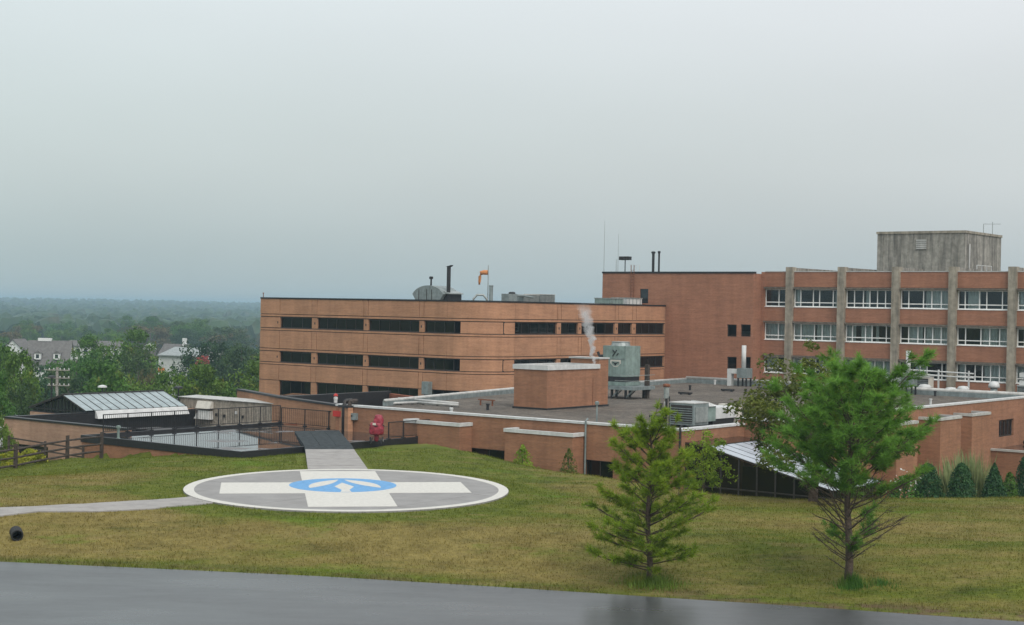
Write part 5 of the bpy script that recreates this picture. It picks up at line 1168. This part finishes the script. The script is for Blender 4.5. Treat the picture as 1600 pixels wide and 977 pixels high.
# ------------------------------------------------------------------ pines on the lawn
def pine(name, label, px, py, h, radius, needle, seed, bare, whorls, tuft, dens=1., per=22, lift=.22):
    random.seed(seed); p = atz(px, py, -.3); p.z = gg(p.x, p.y); t = thing(name, label, 'tree', tuple(p), False)
    tr = MB(); path = [(p.x + .06 * math.sin(k * 1.3), p.y, p.z - .2 + (h + .1) * k / 8) for k in range(9)]
    tr.tube(path, [h * .0185 * (1 - k / 9.) + .012 for k in range(9)], 10); part('trunk', tr, 'bark', t, True)
    br = MB(); nd = MB(); spots = []
    for w in range(whorls):
        f = (w + .4) / whorls; z = lerp(h * .07, h * .965, f); rad = interp(radius, z); nbr = random.randint(5, 7); off = random.uniform(0, 6.28)
        for k in range(nbr):
            a = off + 6.283 * k / nbr + random.uniform(-.4, .4); L_ = rad * random.choice((.5, .7, .85, 1., 1.2)) * random.uniform(.85, 1.1); rise = lerp(lift, 1.2, f ** 1.1) * L_ * random.uniform(.6, 1.3)
            o = Vector((p.x, p.y, p.z + z + random.uniform(-.22, .22))); d = Vector((math.cos(a), math.sin(a), 0)); pts = []
            for s in range(5):
                q = s / 4; pts.append(o + d * L_ * q + Vector((0, 0, rise * q ** 1.2 + .05 * random.uniform(-1, 1) * q)))
            br.tube(pts, [.016 * (1 - .75 * s / 4) * (1 + L_ * .25) + .003 for s in range(5)], 5)
            live = z > bare or random.random() < .10
            for s in range(int(5 + 9 * L_)):
                q = random.uniform(.3, 1.0)
                b0 = pts[0].lerp(pts[-1], q) if q < .5 else pts[2].lerp(pts[4], (q - .5) * 2)
                sa = a + random.choice((-1, 1)) * random.uniform(.4, 1.0); sl_ = L_ * random.uniform(.12, .34) * (1.15 - q * .5)
                e_ = b0 + Vector((math.cos(sa), math.sin(sa), random.uniform(.1, .7))) * sl_
                br.tube([b0, b0.lerp(e_, .5) + Vector((0, 0, -.01)), e_], [.008, .006, .004], 4)
                if live and random.random() < dens * (1 if z > bare else .8):
                    spots.append((e_, (e_ - b0).normalized()));
                    if random.random() < .6 * dens: spots.append((b0.lerp(e_, .55), (e_ - b0).normalized()))
            if live: spots += [(pts[4], (pts[4] - pts[3]).normalized()), (pts[4] + Vector((0, 0, .05)), Vector((0, 0, 1)))]
    for k in range(5): spots.append((Vector((p.x, p.y, p.z + h - .1 * k)), Vector((0, 0, 1))))
    for c, d in spots:
        for k in range(per):
            q = (d * random.uniform(.2, 1.2) + Vector((random.gauss(0, .6), random.gauss(0, .6), random.gauss(.15, .5)))).normalized(); l = tuft * random.uniform(.65, 1.15); s = q.orthogonal().normalized() * .0095
            s.rotate(Matrix.Rotation(random.uniform(0, 6.28), 3, q)); b = c + q * l * .08 + d * random.uniform(-.12, .06); n = len(nd.v)
            nd.v += [tuple(b - s), tuple(b + s), tuple(b + q * l + Vector((0, 0, -.012)))]; nd.f.append((n, n + 1, n + 2))
    part('branches', br, 'bark', t, stuff=True)
    o = mesh_obj('needles', nd, needle, t, BASE[t]); o['kind'] = 'stuff'
    return p
p1 = pine('pine_tree', 'smaller open pine with low needled branches near the wet road', 1013, 889, 5.15, [(0, 1.3), (.6, 1.55), (1.9, 1.72), (3.0, 1.25), (4.0, .85), (5.1, .18)], 'pine_needles', 3, .35, 15, .22, .62, 34)
p2 = pine('pine_tree', 'taller pine with bare lower trunk and dense bright green crown', 1324, 897, 6.85, [(0, .9), (1.2, 1.5), (1.9, 1.8), (2.7, 2.2), (3.7, 2.35), (4.6, 2.0), (5.5, 1.3), (6.2, .7), (6.8, .2)], 'pine_needles_bright', 8, 2.35, 19, .25, .95, 38, .55)
def weeds(name, label, x, y, r, n, h, m, cat='grass tuft', lean=.35, group=None):
    mb = MB()
    for i in range(n):
        a = random.uniform(0, 6.28); q = abs(random.gauss(0, .5)) * r * (1 + .5 * mnoise.noise(Vector((math.cos(a) * 1.5, math.sin(a) * 1.5, x)))); bx_, by_ = x + q * math.cos(a), y + q * math.sin(a); z = gg(bx_, by_) - .02; l = h * random.uniform(.35, 1.1) * max(.3, 1 - q / r * .6); la = random.uniform(0, 6.28); w = .012
        t_ = Vector((bx_ + math.cos(la) * l * lean, by_ + math.sin(la) * l * lean, z + l)); k = len(mb.v)
        mb.v += [(bx_ - w * math.sin(la), by_ + w * math.cos(la), z), (bx_ + w * math.sin(la), by_ - w * math.cos(la), z), tuple(t_)]; mb.f.append((k, k + 1, k + 2))
    o = mesh_obj(name, mb, m, None, (x, y, 0)); o.location = (x, y, 0); o['kind'] = 'stuff'; return tag(o, label, cat, group)
random.seed(31)
weeds('grass_tuft', 'dark ring of long grass round the foot of smaller pine', p1.x + .05, p1.y, 1.3, 2600, .36, 'green_leaves')
weeds('grass_tuft', 'bushy dark weeds at the foot of taller pine', p2.x + .1, p2.y - .1, .6, 1100, .55, 'green_leaves')
weeds('weeds_patch', 'low patch of weeds beside the taller pine', p2.x + 1.05, p2.y + .1, .9, 500, .22, 'green_leaves')
# deciduous tree behind the taller pine
proto('olive', 12, 7, 2.9, 2.6, 3.9, 'olive_leaves', 150, 100, .08, .18, 'bark', .4)
q = atd(1268, 790, 66.5); plant_tree('olive', q.x, q.y, gg(q.x, q.y) - .2, .96, 'olive leaved spreading tree behind the taller pine', None, sx=1.32)
proto('sapling', 14, 4, 1.3, 1.7, 2.1, 'pine_needles', 60, 50, .075, .26, 'bark', .3)
q = atd(1098, 765, 70.5); plant_tree('sapling', q.x, q.y, gg(q.x, q.y) - .3, .88, 'dense green young tree in front of the sunroom glass', None, sx=1.0)

def conifer(name, label, px, ytop, D, hgt, rad, m, seed, n=2600, cat='shrub', group=None, size=.05, power=.8, ragged=.25):
    random.seed(seed); p = atd(px, ytop, D); z0 = p.z - hgt; t = thing(name, label, cat, (p.x, p.y, z0), False, group); mb = MB()
    for i in range(n):
        f = random.random() ** 1.3; a = random.uniform(0, 6.283); r = rad * (1 - f) ** power * (1 + ragged * mnoise.noise(Vector((math.cos(a) * 2, math.sin(a) * 2, f * 7 + seed)))) * random.uniform(.55, 1.05)
        leaf(mb, Vector((p.x + r * math.cos(a), p.y + r * math.sin(a), z0 + .1 + f * (hgt - .1))), size, Vector((math.cos(a), math.sin(a), .5)))
    o = mesh_obj('foliage', mb, m, t, BASE[t]); o['kind'] = 'stuff'
    part('stem', MB().tube([(p.x, p.y, z0 - .4), (p.x, p.y, p.z - .05)], [.06, .012], 6), 'bark', t)
conifer('young_spruce', 'young leaning green spruce against the brick wall between windows', 817, 695, 83, 1.5, .75, 'pine_needles', 2, 900, 'small tree', None, .07, .8, .7)
conifer('young_spruce', 'sparse small spruce beside the downpipe on brick wall', 889, 701, 80, 1.5, .62, 'olive_leaves', 3, 520, 'small tree', None, .07, .8, .7)
for i, (px, yt, h, r, D) in enumerate(((1450, 725, 2.1, .82, 71.5), (1503, 724, 2.1, .78, 71.8), (1554, 724, 2.0, .68, 72), (1604, 712, 2.6, .8, 74))):
    conifer('arborvitae', ('broad rounded dark evergreen shrub at the lawn edge', 'dark evergreen shrub before the tall pale reeds', 'narrow cone shaped dark evergreen shrub at lawn edge', 'tallest dark evergreen shrub beside the annex roof')[i], px, yt, D, h, r, 'cedar_leaves', 20 + i, 5200, 'shrub', 'evergreen shrubs at the lawn edge', .055, (.38, .45, .75, .5)[i], .2)
conifer('leafy_shrub', 'small dark green bush between the evergreen shrubs', 1578, 738, 73, 1.6, .5, 'green_leaves', 41, 1500, 'shrub', None, .06, .5, .5)
conifer('flowering_shrub', 'loose green shrub with white blooms beside evergreen shrubs', 1413, 744, 71, 1.3, .85, 'green_leaves', 42, 1300, 'shrub', None, .07, .4, .6)
random.seed(43); q = atd(1412, 752, 70.6); mb = MB()
for i in range(60): leaf(mb, Vector((q.x + random.gauss(0, .45), q.y + random.gauss(0, .2), q.z + random.gauss(-.1, .3))), .06)
fs = [o for o in col.objects if o.name.startswith('flowering_shrub')][0]
o = mesh_obj('blossoms', mb, 'house_white', fs, BASE[fs]); o['kind'] = 'stuff'
for i, (px, yt, h, r) in enumerate(((1520, 703, 3.4, .9), (1492, 716, 3.0, .6), (1536, 720, 2.9, .5), (1462, 722, 2.8, .5))):
    q = atd(px, yt, 76); random.seed(50 + i); mb = MB()
    for k in range(700 if i == 0 else 350):
        a = random.uniform(0, 6.28); rr = r * math.sqrt(random.random()); b = Vector((q.x + rr * .6 * math.cos(a), q.y + rr * .6 * math.sin(a), q.z - h)); tp = b + Vector((math.cos(a) * rr * .4 + random.gauss(0, .25), math.sin(a) * rr * .4 + random.gauss(0, .2), h * random.choice((.7, .8, .9, 1.0)) * random.uniform(.75, 1.08))); w = .022; n = len(mb.v)
        mb.v += [(b.x - w, b.y, b.z), (b.x + w, b.y, b.z), (lerp(b.x, tp.x, .6) + w, lerp(b.y, tp.y, .6), lerp(b.z, tp.z, .7)), tuple(tp)]; mb.f += [(n, n + 1, n + 2), (n, n + 2, n + 3)]
    solo('reed_clump', mb, 'reed_leaves', ('tallest clump of pale reeds against the brick bays', 'pale reed clump by the broad evergreen', 'pale reed clump beside narrow cone shrub', 'short pale reeds behind the broad evergreen')[i], 'reeds', (q.x, q.y, q.z - h), False, 'pale reeds before the brick bays')
for i, (px, yt, D, r) in enumerate(((18, 706, 79.5, .85), (47, 702, 82, .8), (60, 709, 81, .6))):
    conifer('yellow_shrub', ('round yellow green shrub outside the end fence post', 'larger yellow green shrub behind the split rail fence', 'small yellow green shrub behind fence rails')[i], px, yt, D, 1.25, r, 'yellow_leaves', 60 + i, 1100, 'shrub', 'yellow green shrubs by the fence', .085, .35, .75)

# lawn grass
def grass():
    random.seed(77); mb = MB(); cnt = 0
    lw, dw = Vector(L0.xy), Vector(L1.xy)
    while cnt < 185000:
        y = random.uniform(42, 84); x = random.uniform(-.46, .46) * y
        e = ye(x)
        if y < e + .02 or y > interp(CREST, x) + 3: continue
        if math.hypot(x - PADC[0], y - PADC[1]) < PR + .03: continue
        if 72 < y < 84 and L0.x - 1.6 * (y - 72.8) / 9.7 - .05 < x < R0.x - 1.6 * (y - 72.8) / 9.7 + .1: continue
        u, v = uv(x, y)
        if DU0 < u < DU1 and DV0 < v: continue
        if x < -12.3:
            a = interp([(p.x, p.y) for p in ctop], x); b = interp([(p.x, p.y) for p in cbot], x)
            if b - .05 < y < a + .05: continue
        if y < e + .9 and x > 3 and random.random() < .75: continue
        cnt += 1; z = gg(x, y); l = random.uniform(.03, .085) * (1 + .9 * max(0, mnoise.noise(Vector((x / 2, y / 2, 5))))); 
        if y < e + .6: l *= 1.6
        la = random.uniform(0, 6.28); w = random.uniform(.008, .016); k = len(mb.v); c, s = math.cos(la), math.sin(la)
        mb.v += [(x - w * s, y + w * c, z - .01), (x + w * s, y - w * c, z - .01), (x + c * l * .9, y + s * l * .9, z + l)]; mb.f.append((k, k + 1, k + 2))
    me = bpy.data.meshes.new('lawn_grass'); me.from_pydata(mb.v, [], mb.f); me.materials.append(MAT['grass_blades']); o = bpy.data.objects.new('lawn_grass', me); col.objects.link(o); o['kind'] = 'stuff'; o['label'] = 'patchy green and straw coloured lawn grass'; o['category'] = 'grass'
grass()

# ------------------------------------------------------------------ fence, culvert, cars, valley buildings
fence = thing('split_rail_fence', 'dark weathered split rail fence ending at the roof deck corner', 'fence', tuple(atz(105, 719, -.9)), False)
FPTS = [atz(-70, 752, -1.0), atz(24, 736, -.95), atz(105, 720, -.9), atz(158.5, 713, -.9)]
for i, p in enumerate(FPTS):
    part('post', MB().hexa([(p.x - .09, p.y - .09, p.z - .3), (p.x + .09, p.y - .09, p.z - .3), (p.x + .09, p.y + .09, p.z - .3), (p.x - .09, p.y + .09, p.z - .3)], [(p.x - .08, p.y - .08, p.z + 1.36), (p.x + .08, p.y - .08, p.z + 1.38), (p.x + .08, p.y + .08, p.z + 1.38), (p.x - .08, p.y + .08, p.z + 1.36)]), 'wood_dark', fence)
    if i:
        o = FPTS[i - 1]
        for z in (.28, .68, 1.1): part('rail', MB().tube([(o.x, o.y, o.z + z), ((o.x + p.x) / 2, (o.y + p.y) / 2, (o.z + p.z) / 2 + z + .02), (p.x, p.y, p.z + z)], [.05, .07, .05], 6), 'wood_dark', fence)
f2 = thing('split_rail_fence', 'lower dark rail fence in front of the annex window', 'fence', tuple(atd(20, 690, 88)), False)
q0, q1 = atd(14, 684, 90), atd(130, 702, 86)
for z in (0, -.45): part('rail', MB().beam((q0.x, q0.y, q0.z + z), (q1.x, q1.y, q1.z + z), .06, .08), 'wood_dark', f2)
for s in (0, .5, 1): k = q0.lerp(q1, s); part('post', MB().beam((k.x, k.y, k.z - 1.6), (k.x, k.y, k.z + .12), .12, .12), 'wood_dark', f2)
a = atg(27, 846); a.z += .13; b = a + Vector((-.55, 1.3, .1))
cul = thing('culvert_pipe', 'black plastic culvert pipe end lying in the grass', 'pipe', tuple(a), False); d = (b - a).normalized(); mb = MB(); prof = []
for i in range(9): prof.append((a + d * (i * .09), .2 + (.018 if i % 2 else 0)))
n = len(prof); mb.tube([p + Vector((0, 0, .06)) for p, r in prof], [r for p, r in prof], 18); mb.f = mb.f[:-2]; part('pipe_wall', mb, 'rubber', cul)
mb = MB().tube([p + Vector((0, 0, .06)) for p, r in prof], [.165] * n, 18); del mb.f[-2]; part('pipe_lining', mb, 'rubber', cul)
mb = MB(); ax = d.cross(Vector((0, 0, 1))).normalized(); bx2 = ax.cross(d); c0 = a + Vector((0, 0, .06))
for k in range(18):
    t0, t1 = 2 * math.pi * k / 18, 2 * math.pi * (k + 1) / 18
    mb.quad(*[c0 + (ax * math.cos(t) + bx2 * math.sin(t)) * r for r, t in ((.2, t0), (.2, t1), (.165, t1), (.165, t0))])
part('pipe_lip', mb, 'rubber', cul)

def car(label, px, py, D, ang, m):
    p = atd(px, py, D); t = bpy.data.objects.new('parked_car', None); col.objects.link(t); t.location = p; t.rotation_euler.z = ang; BASE[t] = Vector((0, 0, 0)); tag(t, label, 'car', 'cars parked below the annex')
    side = [(-2.2, .35), (2.2, .35), (2.25, .75), (1.5, .95), (.9, 1.42), (-1.1, 1.45), (-1.9, 1.0), (-2.25, .9)]; n = len(side); mb = MB()
    mb.v = [(x, -.85, z) for x, z in side] + [(x, .85, z) for x, z in side]; mb.f = [tuple(range(n)), tuple(n + i for i in range(n))] + [(i, (i + 1) % n, (i + 1) % n + n, i + n) for i in range(n)]; part('body', mb, m, t)
    for y in (-.86, .86):
        for x0, x1, x2, x3 in ((-1.65, -.1, -.1, -1.02), (.0, 1.3, .86, .0)): part('window', MB().quad((x0, y, 1.0), (x1, y, 1.0), (x2, y, 1.38), (x3, y, 1.38)), 'glass_dark', t)
        for x in (-1.4, 1.4): w = part('wheel', MB().tube([(x, y - .09, .33), (x, y + .09, .33)], .33, 14), 'rubber', t); part('rim', MB().tube([(x, y - .1, .33), (x, y + .1, .33)], .2, 10), 'galvanised', w)
    part('windscreen', MB().quad((1.48, -.75, .97), (1.48, .75, .97), (.93, .7, 1.41), (.93, -.7, 1.41)), 'glass_dark', t)
    for y in (-.6, .6): part('headlight', MB().box(2.2, 2.27, y - .18, y + .18, .6, .74), 'ivory', t)
car('white parked car next to the annex wall', 8, 677, 116, .3, 'car_white'); car('silver parked car behind the white one', 4, 664, 128, .3, 'car_silver'); car('white parked car nearer the yellow shrubs', 3, 697, 108, .2, 'car_white')
lot = structure('parking_lot', MB().quad(*[(x, y, -7.2) for x, y in ((-70, 100), (-32, 100), (-36, 150), (-80, 150))]), 'wet_asphalt')
lot.location.z = 0
for o in col.objects:
    if o.name.startswith('parked_car'): o.location.z = max(o.location.z - .35, gg(o.location.x, o.location.y) + .05)
bpy.data.objects.remove(lot)

def gable(name, label, px, py, D, w, d, hw, hr, m, roofm, ang=0., cat='house', dormers=0, wins=3, chimney=False):
    """py is the ridge's height in the photograph"""
    p = atd(px, py, D); zb = p.z - hw - hr; t = bpy.data.objects.new(name, None); col.objects.link(t); t.location = (p.x, p.y, zb); t.rotation_euler.z = ang; BASE[t] = Vector((0, 0, 0)); tag(t, label, cat)
    mb = MB().box(-w / 2, w / 2, 0, d, -4, hw); n = len(mb.v)
    for s in (-1, 1): mb.quad((s * w / 2, 0, hw), (s * w / 2, d, hw), (s * w / 2, d / 2, hw + hr))
    part('wall', mb, m, t)
    rf = None
    for s in (0, 1):
        y0, y1 = (-.4, d / 2) if s == 0 else (d + .4, d / 2); z0 = hw - .4 * hr / (d / 2)
        r_ = part('roof', MB().hexa([(-w / 2 - .3, y0, z0), (w / 2 + .3, y0, z0), (w / 2 + .3, y1, hw + hr), (-w / 2 - .3, y1, hw + hr)], [(-w / 2 - .3, y0, z0 + .15), (w / 2 + .3, y0, z0 + .15), (w / 2 + .3, y1, hw + hr + .15), (-w / 2 - .3, y1, hw + hr + .15)]), roofm, t)
        rf = rf or r_
    for k in range(dormers):
        x = lerp(-w / 2, w / 2, (k + .6) / (dormers + .2)); zz = hw + hr * .18
        dm = part('dormer', MB().hexa([(x - .6, -.1, zz), (x + .6, -.1, zz), (x + .6, d * .3, zz + .3), (x - .6, d * .3, zz + .3)], [(x - .6, -.1, zz + 1.2), (x + .6, -.1, zz + 1.2), (x + .6, d * .3, zz + 1.2), (x - .6, d * .3, zz + 1.2)]), 'house_white', t)
        part('dormer_roof', MB().hexa([(x - .75, -.2, zz + 1.2), (x + .75, -.2, zz + 1.2), (x + .75, d * .4, zz + 1.2), (x - .75, d * .4, zz + 1.2)], [(x - .05, -.2, zz + 1.8), (x + .05, -.2, zz + 1.8), (x + .05, d * .4, zz + 1.8), (x - .05, d * .4, zz + 1.8)]), roofm, dm)
        part('pane', MB().box(x - .3, x + .3, -.14, -.102, zz + .25, zz + 1.0), 'glass_dark', dm)
    for k in range(wins):
        x = lerp(-w / 2, w / 2, (k + .5) / wins); f = part('window', MB().box(x - .55, x + .55, -.06, -.004, hw * .35, hw * .8), 'house_white', t); part('pane', MB().box(x - .42, x + .42, -.09, -.061, hw * .39, hw * .76), 'glass_dark', f)
    if chimney: part('chimney', MB().box(w * .28, w * .28 + .7, d / 2 - .35, d / 2 + .35, hw, hw + hr + 1.4), 'house_white', rf)
    return t
gh = gable('grey_roofed_house', 'pale house with broad grey shingle roof and white dormers in valley', 74, 534, 300, 8.0, 7.0, 2.6, 4.3, 'house_white', 'shingle_grey', .12, dormers=2, wins=4)
part('cupola', MB().box(-2.4, .2, 3.2, 4.2, 6.9, 7.5), 'house_white', gh)
gable('white_gable_house', 'small white gabled house behind the grey roofed house', 46, 531, 320, 4.5, 5, 2.5, 2.2, 'house_white', 'shingle_grey', 1.35, wins=2)
gable('long_low_house', 'long low pale building half hidden by large valley trees', 146, 534, 345, 12, 6, 3, 1.0, 'house_pale', 'shingle_grey', .0, wins=7)
gable('white_barn', 'large white barn with low pale roof beside the silo', 279, 545, 262, 8.0, 8, 4.2, 1.2, 'house_pale', 'galvanised', -.5, 'barn', wins=0)
gable('white_farmhouse', 'white farmhouse with grey roof and chimney behind the barn', 266, 539, 320, 5.5, 5, 3.2, 2.2, 'house_white', 'shingle_grey', -.35, wins=3, chimney=True)
for i, (px, py, D, w, lab) in enumerate(((389, 518, 1300, 6.5, 'small pale house among trees close to the tan wing'), (384, 525, 1100, 5, 'tiny white house low among trees close to tan wing'), (345, 509, 1700, 22, 'faint long pale house amid the valley trees'), (292, 502, 1500, 8, 'remote tiny white house in the hazy woods'))):
    gable('valley_house', lab, px, py, D, w, 6, 2.4, 1.5, 'house_white', 'house_pale' if i != 2 else 'shingle_grey', .2 * i, wins=3)
p = atd(234.5, 537, 295); t = thing('silo', 'grey silo with shiny domed top beside the white barn', 'silo', (p.x, p.y, p.z - 9), False)
part('cylinder', MB().lathe(p.x, p.y, [(1.25, p.z - 9), (1.25, p.z - 1.2)], 16), 'shingle_grey', t); part('dome', MB().lathe(p.x, p.y, [(1.27, p.z - 1.2), (1.15, p.z - .6), (.7, p.z - .15), (.05, p.z)], 16), 'white_metal', t, True)
def pole(px, ytop, D, label, arms):
    p = atd(px, ytop, D); zb = gg(p.x, p.y); t = thing('utility_pole', label, 'utility pole', (p.x, p.y, zb), False); part('pole', MB().tube([(p.x, p.y, zb), (p.x, p.y, p.z)], [.22, .15], 8), 'pole_wood', t)
    for k, z in enumerate(arms):
        c = part('crossarm', MB().box(p.x - 1.4, p.x + 1.4, p.y - .2, p.y - .08, p.z - z, p.z - z + .09), 'pole_wood', t)
        for x in (-1.3, -.8, -.35, .35, .8, 1.3): part('insulator', MB().lathe(p.x + x, p.y - .14, [(.05, p.z - z + .09), (.07, p.z - z + .2), (.03, p.z - z + .26)], 8), 'white_metal', c)
pole(89.5, 574, 165, 'pale wooden utility pole with three crossarms of white insulators', (.35, 1.2, 2.0)); pole(40.5, 582, 190, 'plain thin utility pole beside tall dark trees', (.3,))
for px, py, D, lab in ((81, 590, 150, 'dark slim street lamp post beside the utility pole'), (160, 605.5, 135, 'street lamp with flat pale head above glazed gable roof'), (279, 607, 140, 'far street lamp barely above the shed roof')):
    p = atd(px, py, D); zb = gg(p.x, p.y); t = thing('street_lamp', lab, 'street lamp', (p.x, p.y, zb), False); part('post', MB().tube([(p.x, p.y, zb), (p.x, p.y, p.z)], [.12, .07], 8), 'black_metal', t); part('lamp_head', MB().lathe(p.x, p.y, [(.1, p.z - .05), (.42, p.z), (.4, p.z + .12), (.1, p.z + .22)], 12), 'white_metal' if px == 160 else 'black_metal', t)
for i, px in enumerate((249, 254.5)):
    p = atd(px, 575, 235); t = thing('traffic_signal', 'amber traffic signal hanging in the valley by the barn', 'traffic signal', (p.x, p.y, p.z - .6), False, 'traffic signals by the barn'); part('housing', MB().box(p.x - .2, p.x + .2, p.y, p.y + .25, p.z - .75, p.z), 'amber', t)
    for k in range(3): part('lens', MB().tube([(p.x, p.y - .03, p.z - .14 - .24 * k), (p.x, p.y - .001, p.z - .14 - .24 * k)], .09, 10), 'rubber', t)
    part('hanger', MB().tube([(p.x, p.y + .12, p.z), (p.x, p.y + .12, p.z + .7)], .03, 6), 'black_metal', t)

# ------------------------------------------------------------------ steam from the vent house
def steam():
    m = bpy.data.materials.new('steam'); m.use_nodes = True; t = m.node_tree; t.nodes.remove(t.nodes['Principled BSDF']); MAT['steam'] = m
    v = t.nodes.new('ShaderNodeVolumePrincipled'); v.inputs['Color'].default_value = (.95, .95, .95, 1); v.inputs['Anisotropy'].default_value = .2
    D = 101.5; pts = [(930, 572, .10), (929, 560, .15), (933, 545, .22), (931, 530, .26), (923, 514, .36), (917, 502, .46), (914, 490, .60), (912, 474, .62)]
    P0 = atd(930, 572, D); W3_ = [atd(x, y, D) - P0 for x, y, r_ in pts]; HT = W3_[-1].z
    c = t.nodes.new('ShaderNodeTexCoord'); sp = t.nodes.new('ShaderNodeSeparateXYZ'); L(t, c.outputs['Object'], sp.inputs[0])
    def mth(op, a, b=None):
        k = t.nodes.new('ShaderNodeMath'); k.operation = op
        for i_, q_ in enumerate((a, b)):
            if q_ is None: continue
            if isinstance(q_, (int, float)): k.inputs[i_].default_value = q_
            else: L(t, q_, k.inputs[i_])
        return k.outputs[0]
    rp = t.nodes.new('ShaderNodeValToRGB'); L(t, mth('DIVIDE', sp.outputs[2], HT), rp.inputs[0]); es = rp.color_ramp.elements
    for k, (w, p_) in enumerate(zip(W3_, pts)):        # axis offset and radius of the plume against height
        e_ = es[0] if k == 0 else (es[1] if k == len(pts) - 1 else es.new(w.z / HT)); e_.position = max(0, w.z / HT); e_.color = (w.x / 4 + .5, p_[2], 1 - k / (len(pts) - 1), 1)
    sc_ = t.nodes.new('ShaderNodeSeparateColor'); L(t, rp.outputs[0], sc_.inputs[0])
    n = t.nodes.new('ShaderNodeTexNoise'); n.inputs['Scale'].default_value = 2.6; n.inputs['Detail'].default_value = 5; n.inputs['Roughness'].default_value = .65; L(t, objco(t, (1, 1, .75)), n.inputs[0])
    n2 = t.nodes.new('ShaderNodeTexNoise'); n2.inputs['Scale'].default_value = 1.9; n2.inputs['Detail'].default_value = 3; L(t, objco(t, (.01, .01, 1)), n2.inputs[0])
    cx = mth('ADD', mth('MULTIPLY', mth('SUBTRACT', sc_.outputs[0], .5), 4), mth('MULTIPLY', mth('SUBTRACT', n2.outputs[0], .5), 1.1))
    dx_ = mth('SUBTRACT', sp.outputs[0], cx); rr_ = mth('SQRT', mth('ADD', mth('MULTIPLY', dx_, dx_), mth('MULTIPLY', sp.outputs[1], sp.outputs[1])))
    fall = mth('MAXIMUM', mth('SUBTRACT', 1, mth('DIVIDE', rr_, sc_.outputs[1])), 0)
    r = t.nodes.new('ShaderNodeMapRange'); r.inputs[1].default_value = .36; r.inputs[2].default_value = .66; r.inputs[3].default_value = 0; r.inputs[4].default_value = 24; L(t, n.outputs[0], r.inputs[0])
    L(t, mth('MULTIPLY', mth('MULTIPLY', r.outputs[0], fall), sc_.outputs[2]), v.inputs['Density']); L(t, v.outputs[0], t.nodes['Material Output'].inputs['Volume'])
    mb = MB(); mb.tube([atd(x, y, D) for x, y, r_ in pts], [r_ * 1.5 + .15 for x, y, r_ in pts], 14)
    o = mesh_obj('steam', mb, 'steam', None, tuple(atd(930, 572, D)), True); o.location = atd(930, 572, D); o['kind'] = 'stuff'; o['label'] = 'thin white steam plume rising from the vent house'; o['category'] = 'steam'
steam()
# ------------------------------------------------------------------ haze
def haze():
    m = bpy.data.materials.new('haze'); m.use_nodes = True; t = m.node_tree; t.nodes.remove(t.nodes['Principled BSDF']); MAT['haze'] = m
    v = t.nodes.new('ShaderNodeVolumePrincipled'); v.inputs['Color'].default_value = (.52, .71, .86, 1); v.inputs['Density'].default_value = HAZE; v.inputs['Anisotropy'].default_value = .1
    L(t, v.outputs[0], t.nodes['Material Output'].inputs['Volume'])
    o = mesh_obj('haze', MB().box(-9800, 9800, -900, 9800, -60, 24), 'haze'); o['kind'] = 'stuff'; o['label'] = 'pale summer haze lying over the valley'; o['category'] = 'haze'
HAZE = .00034
haze()
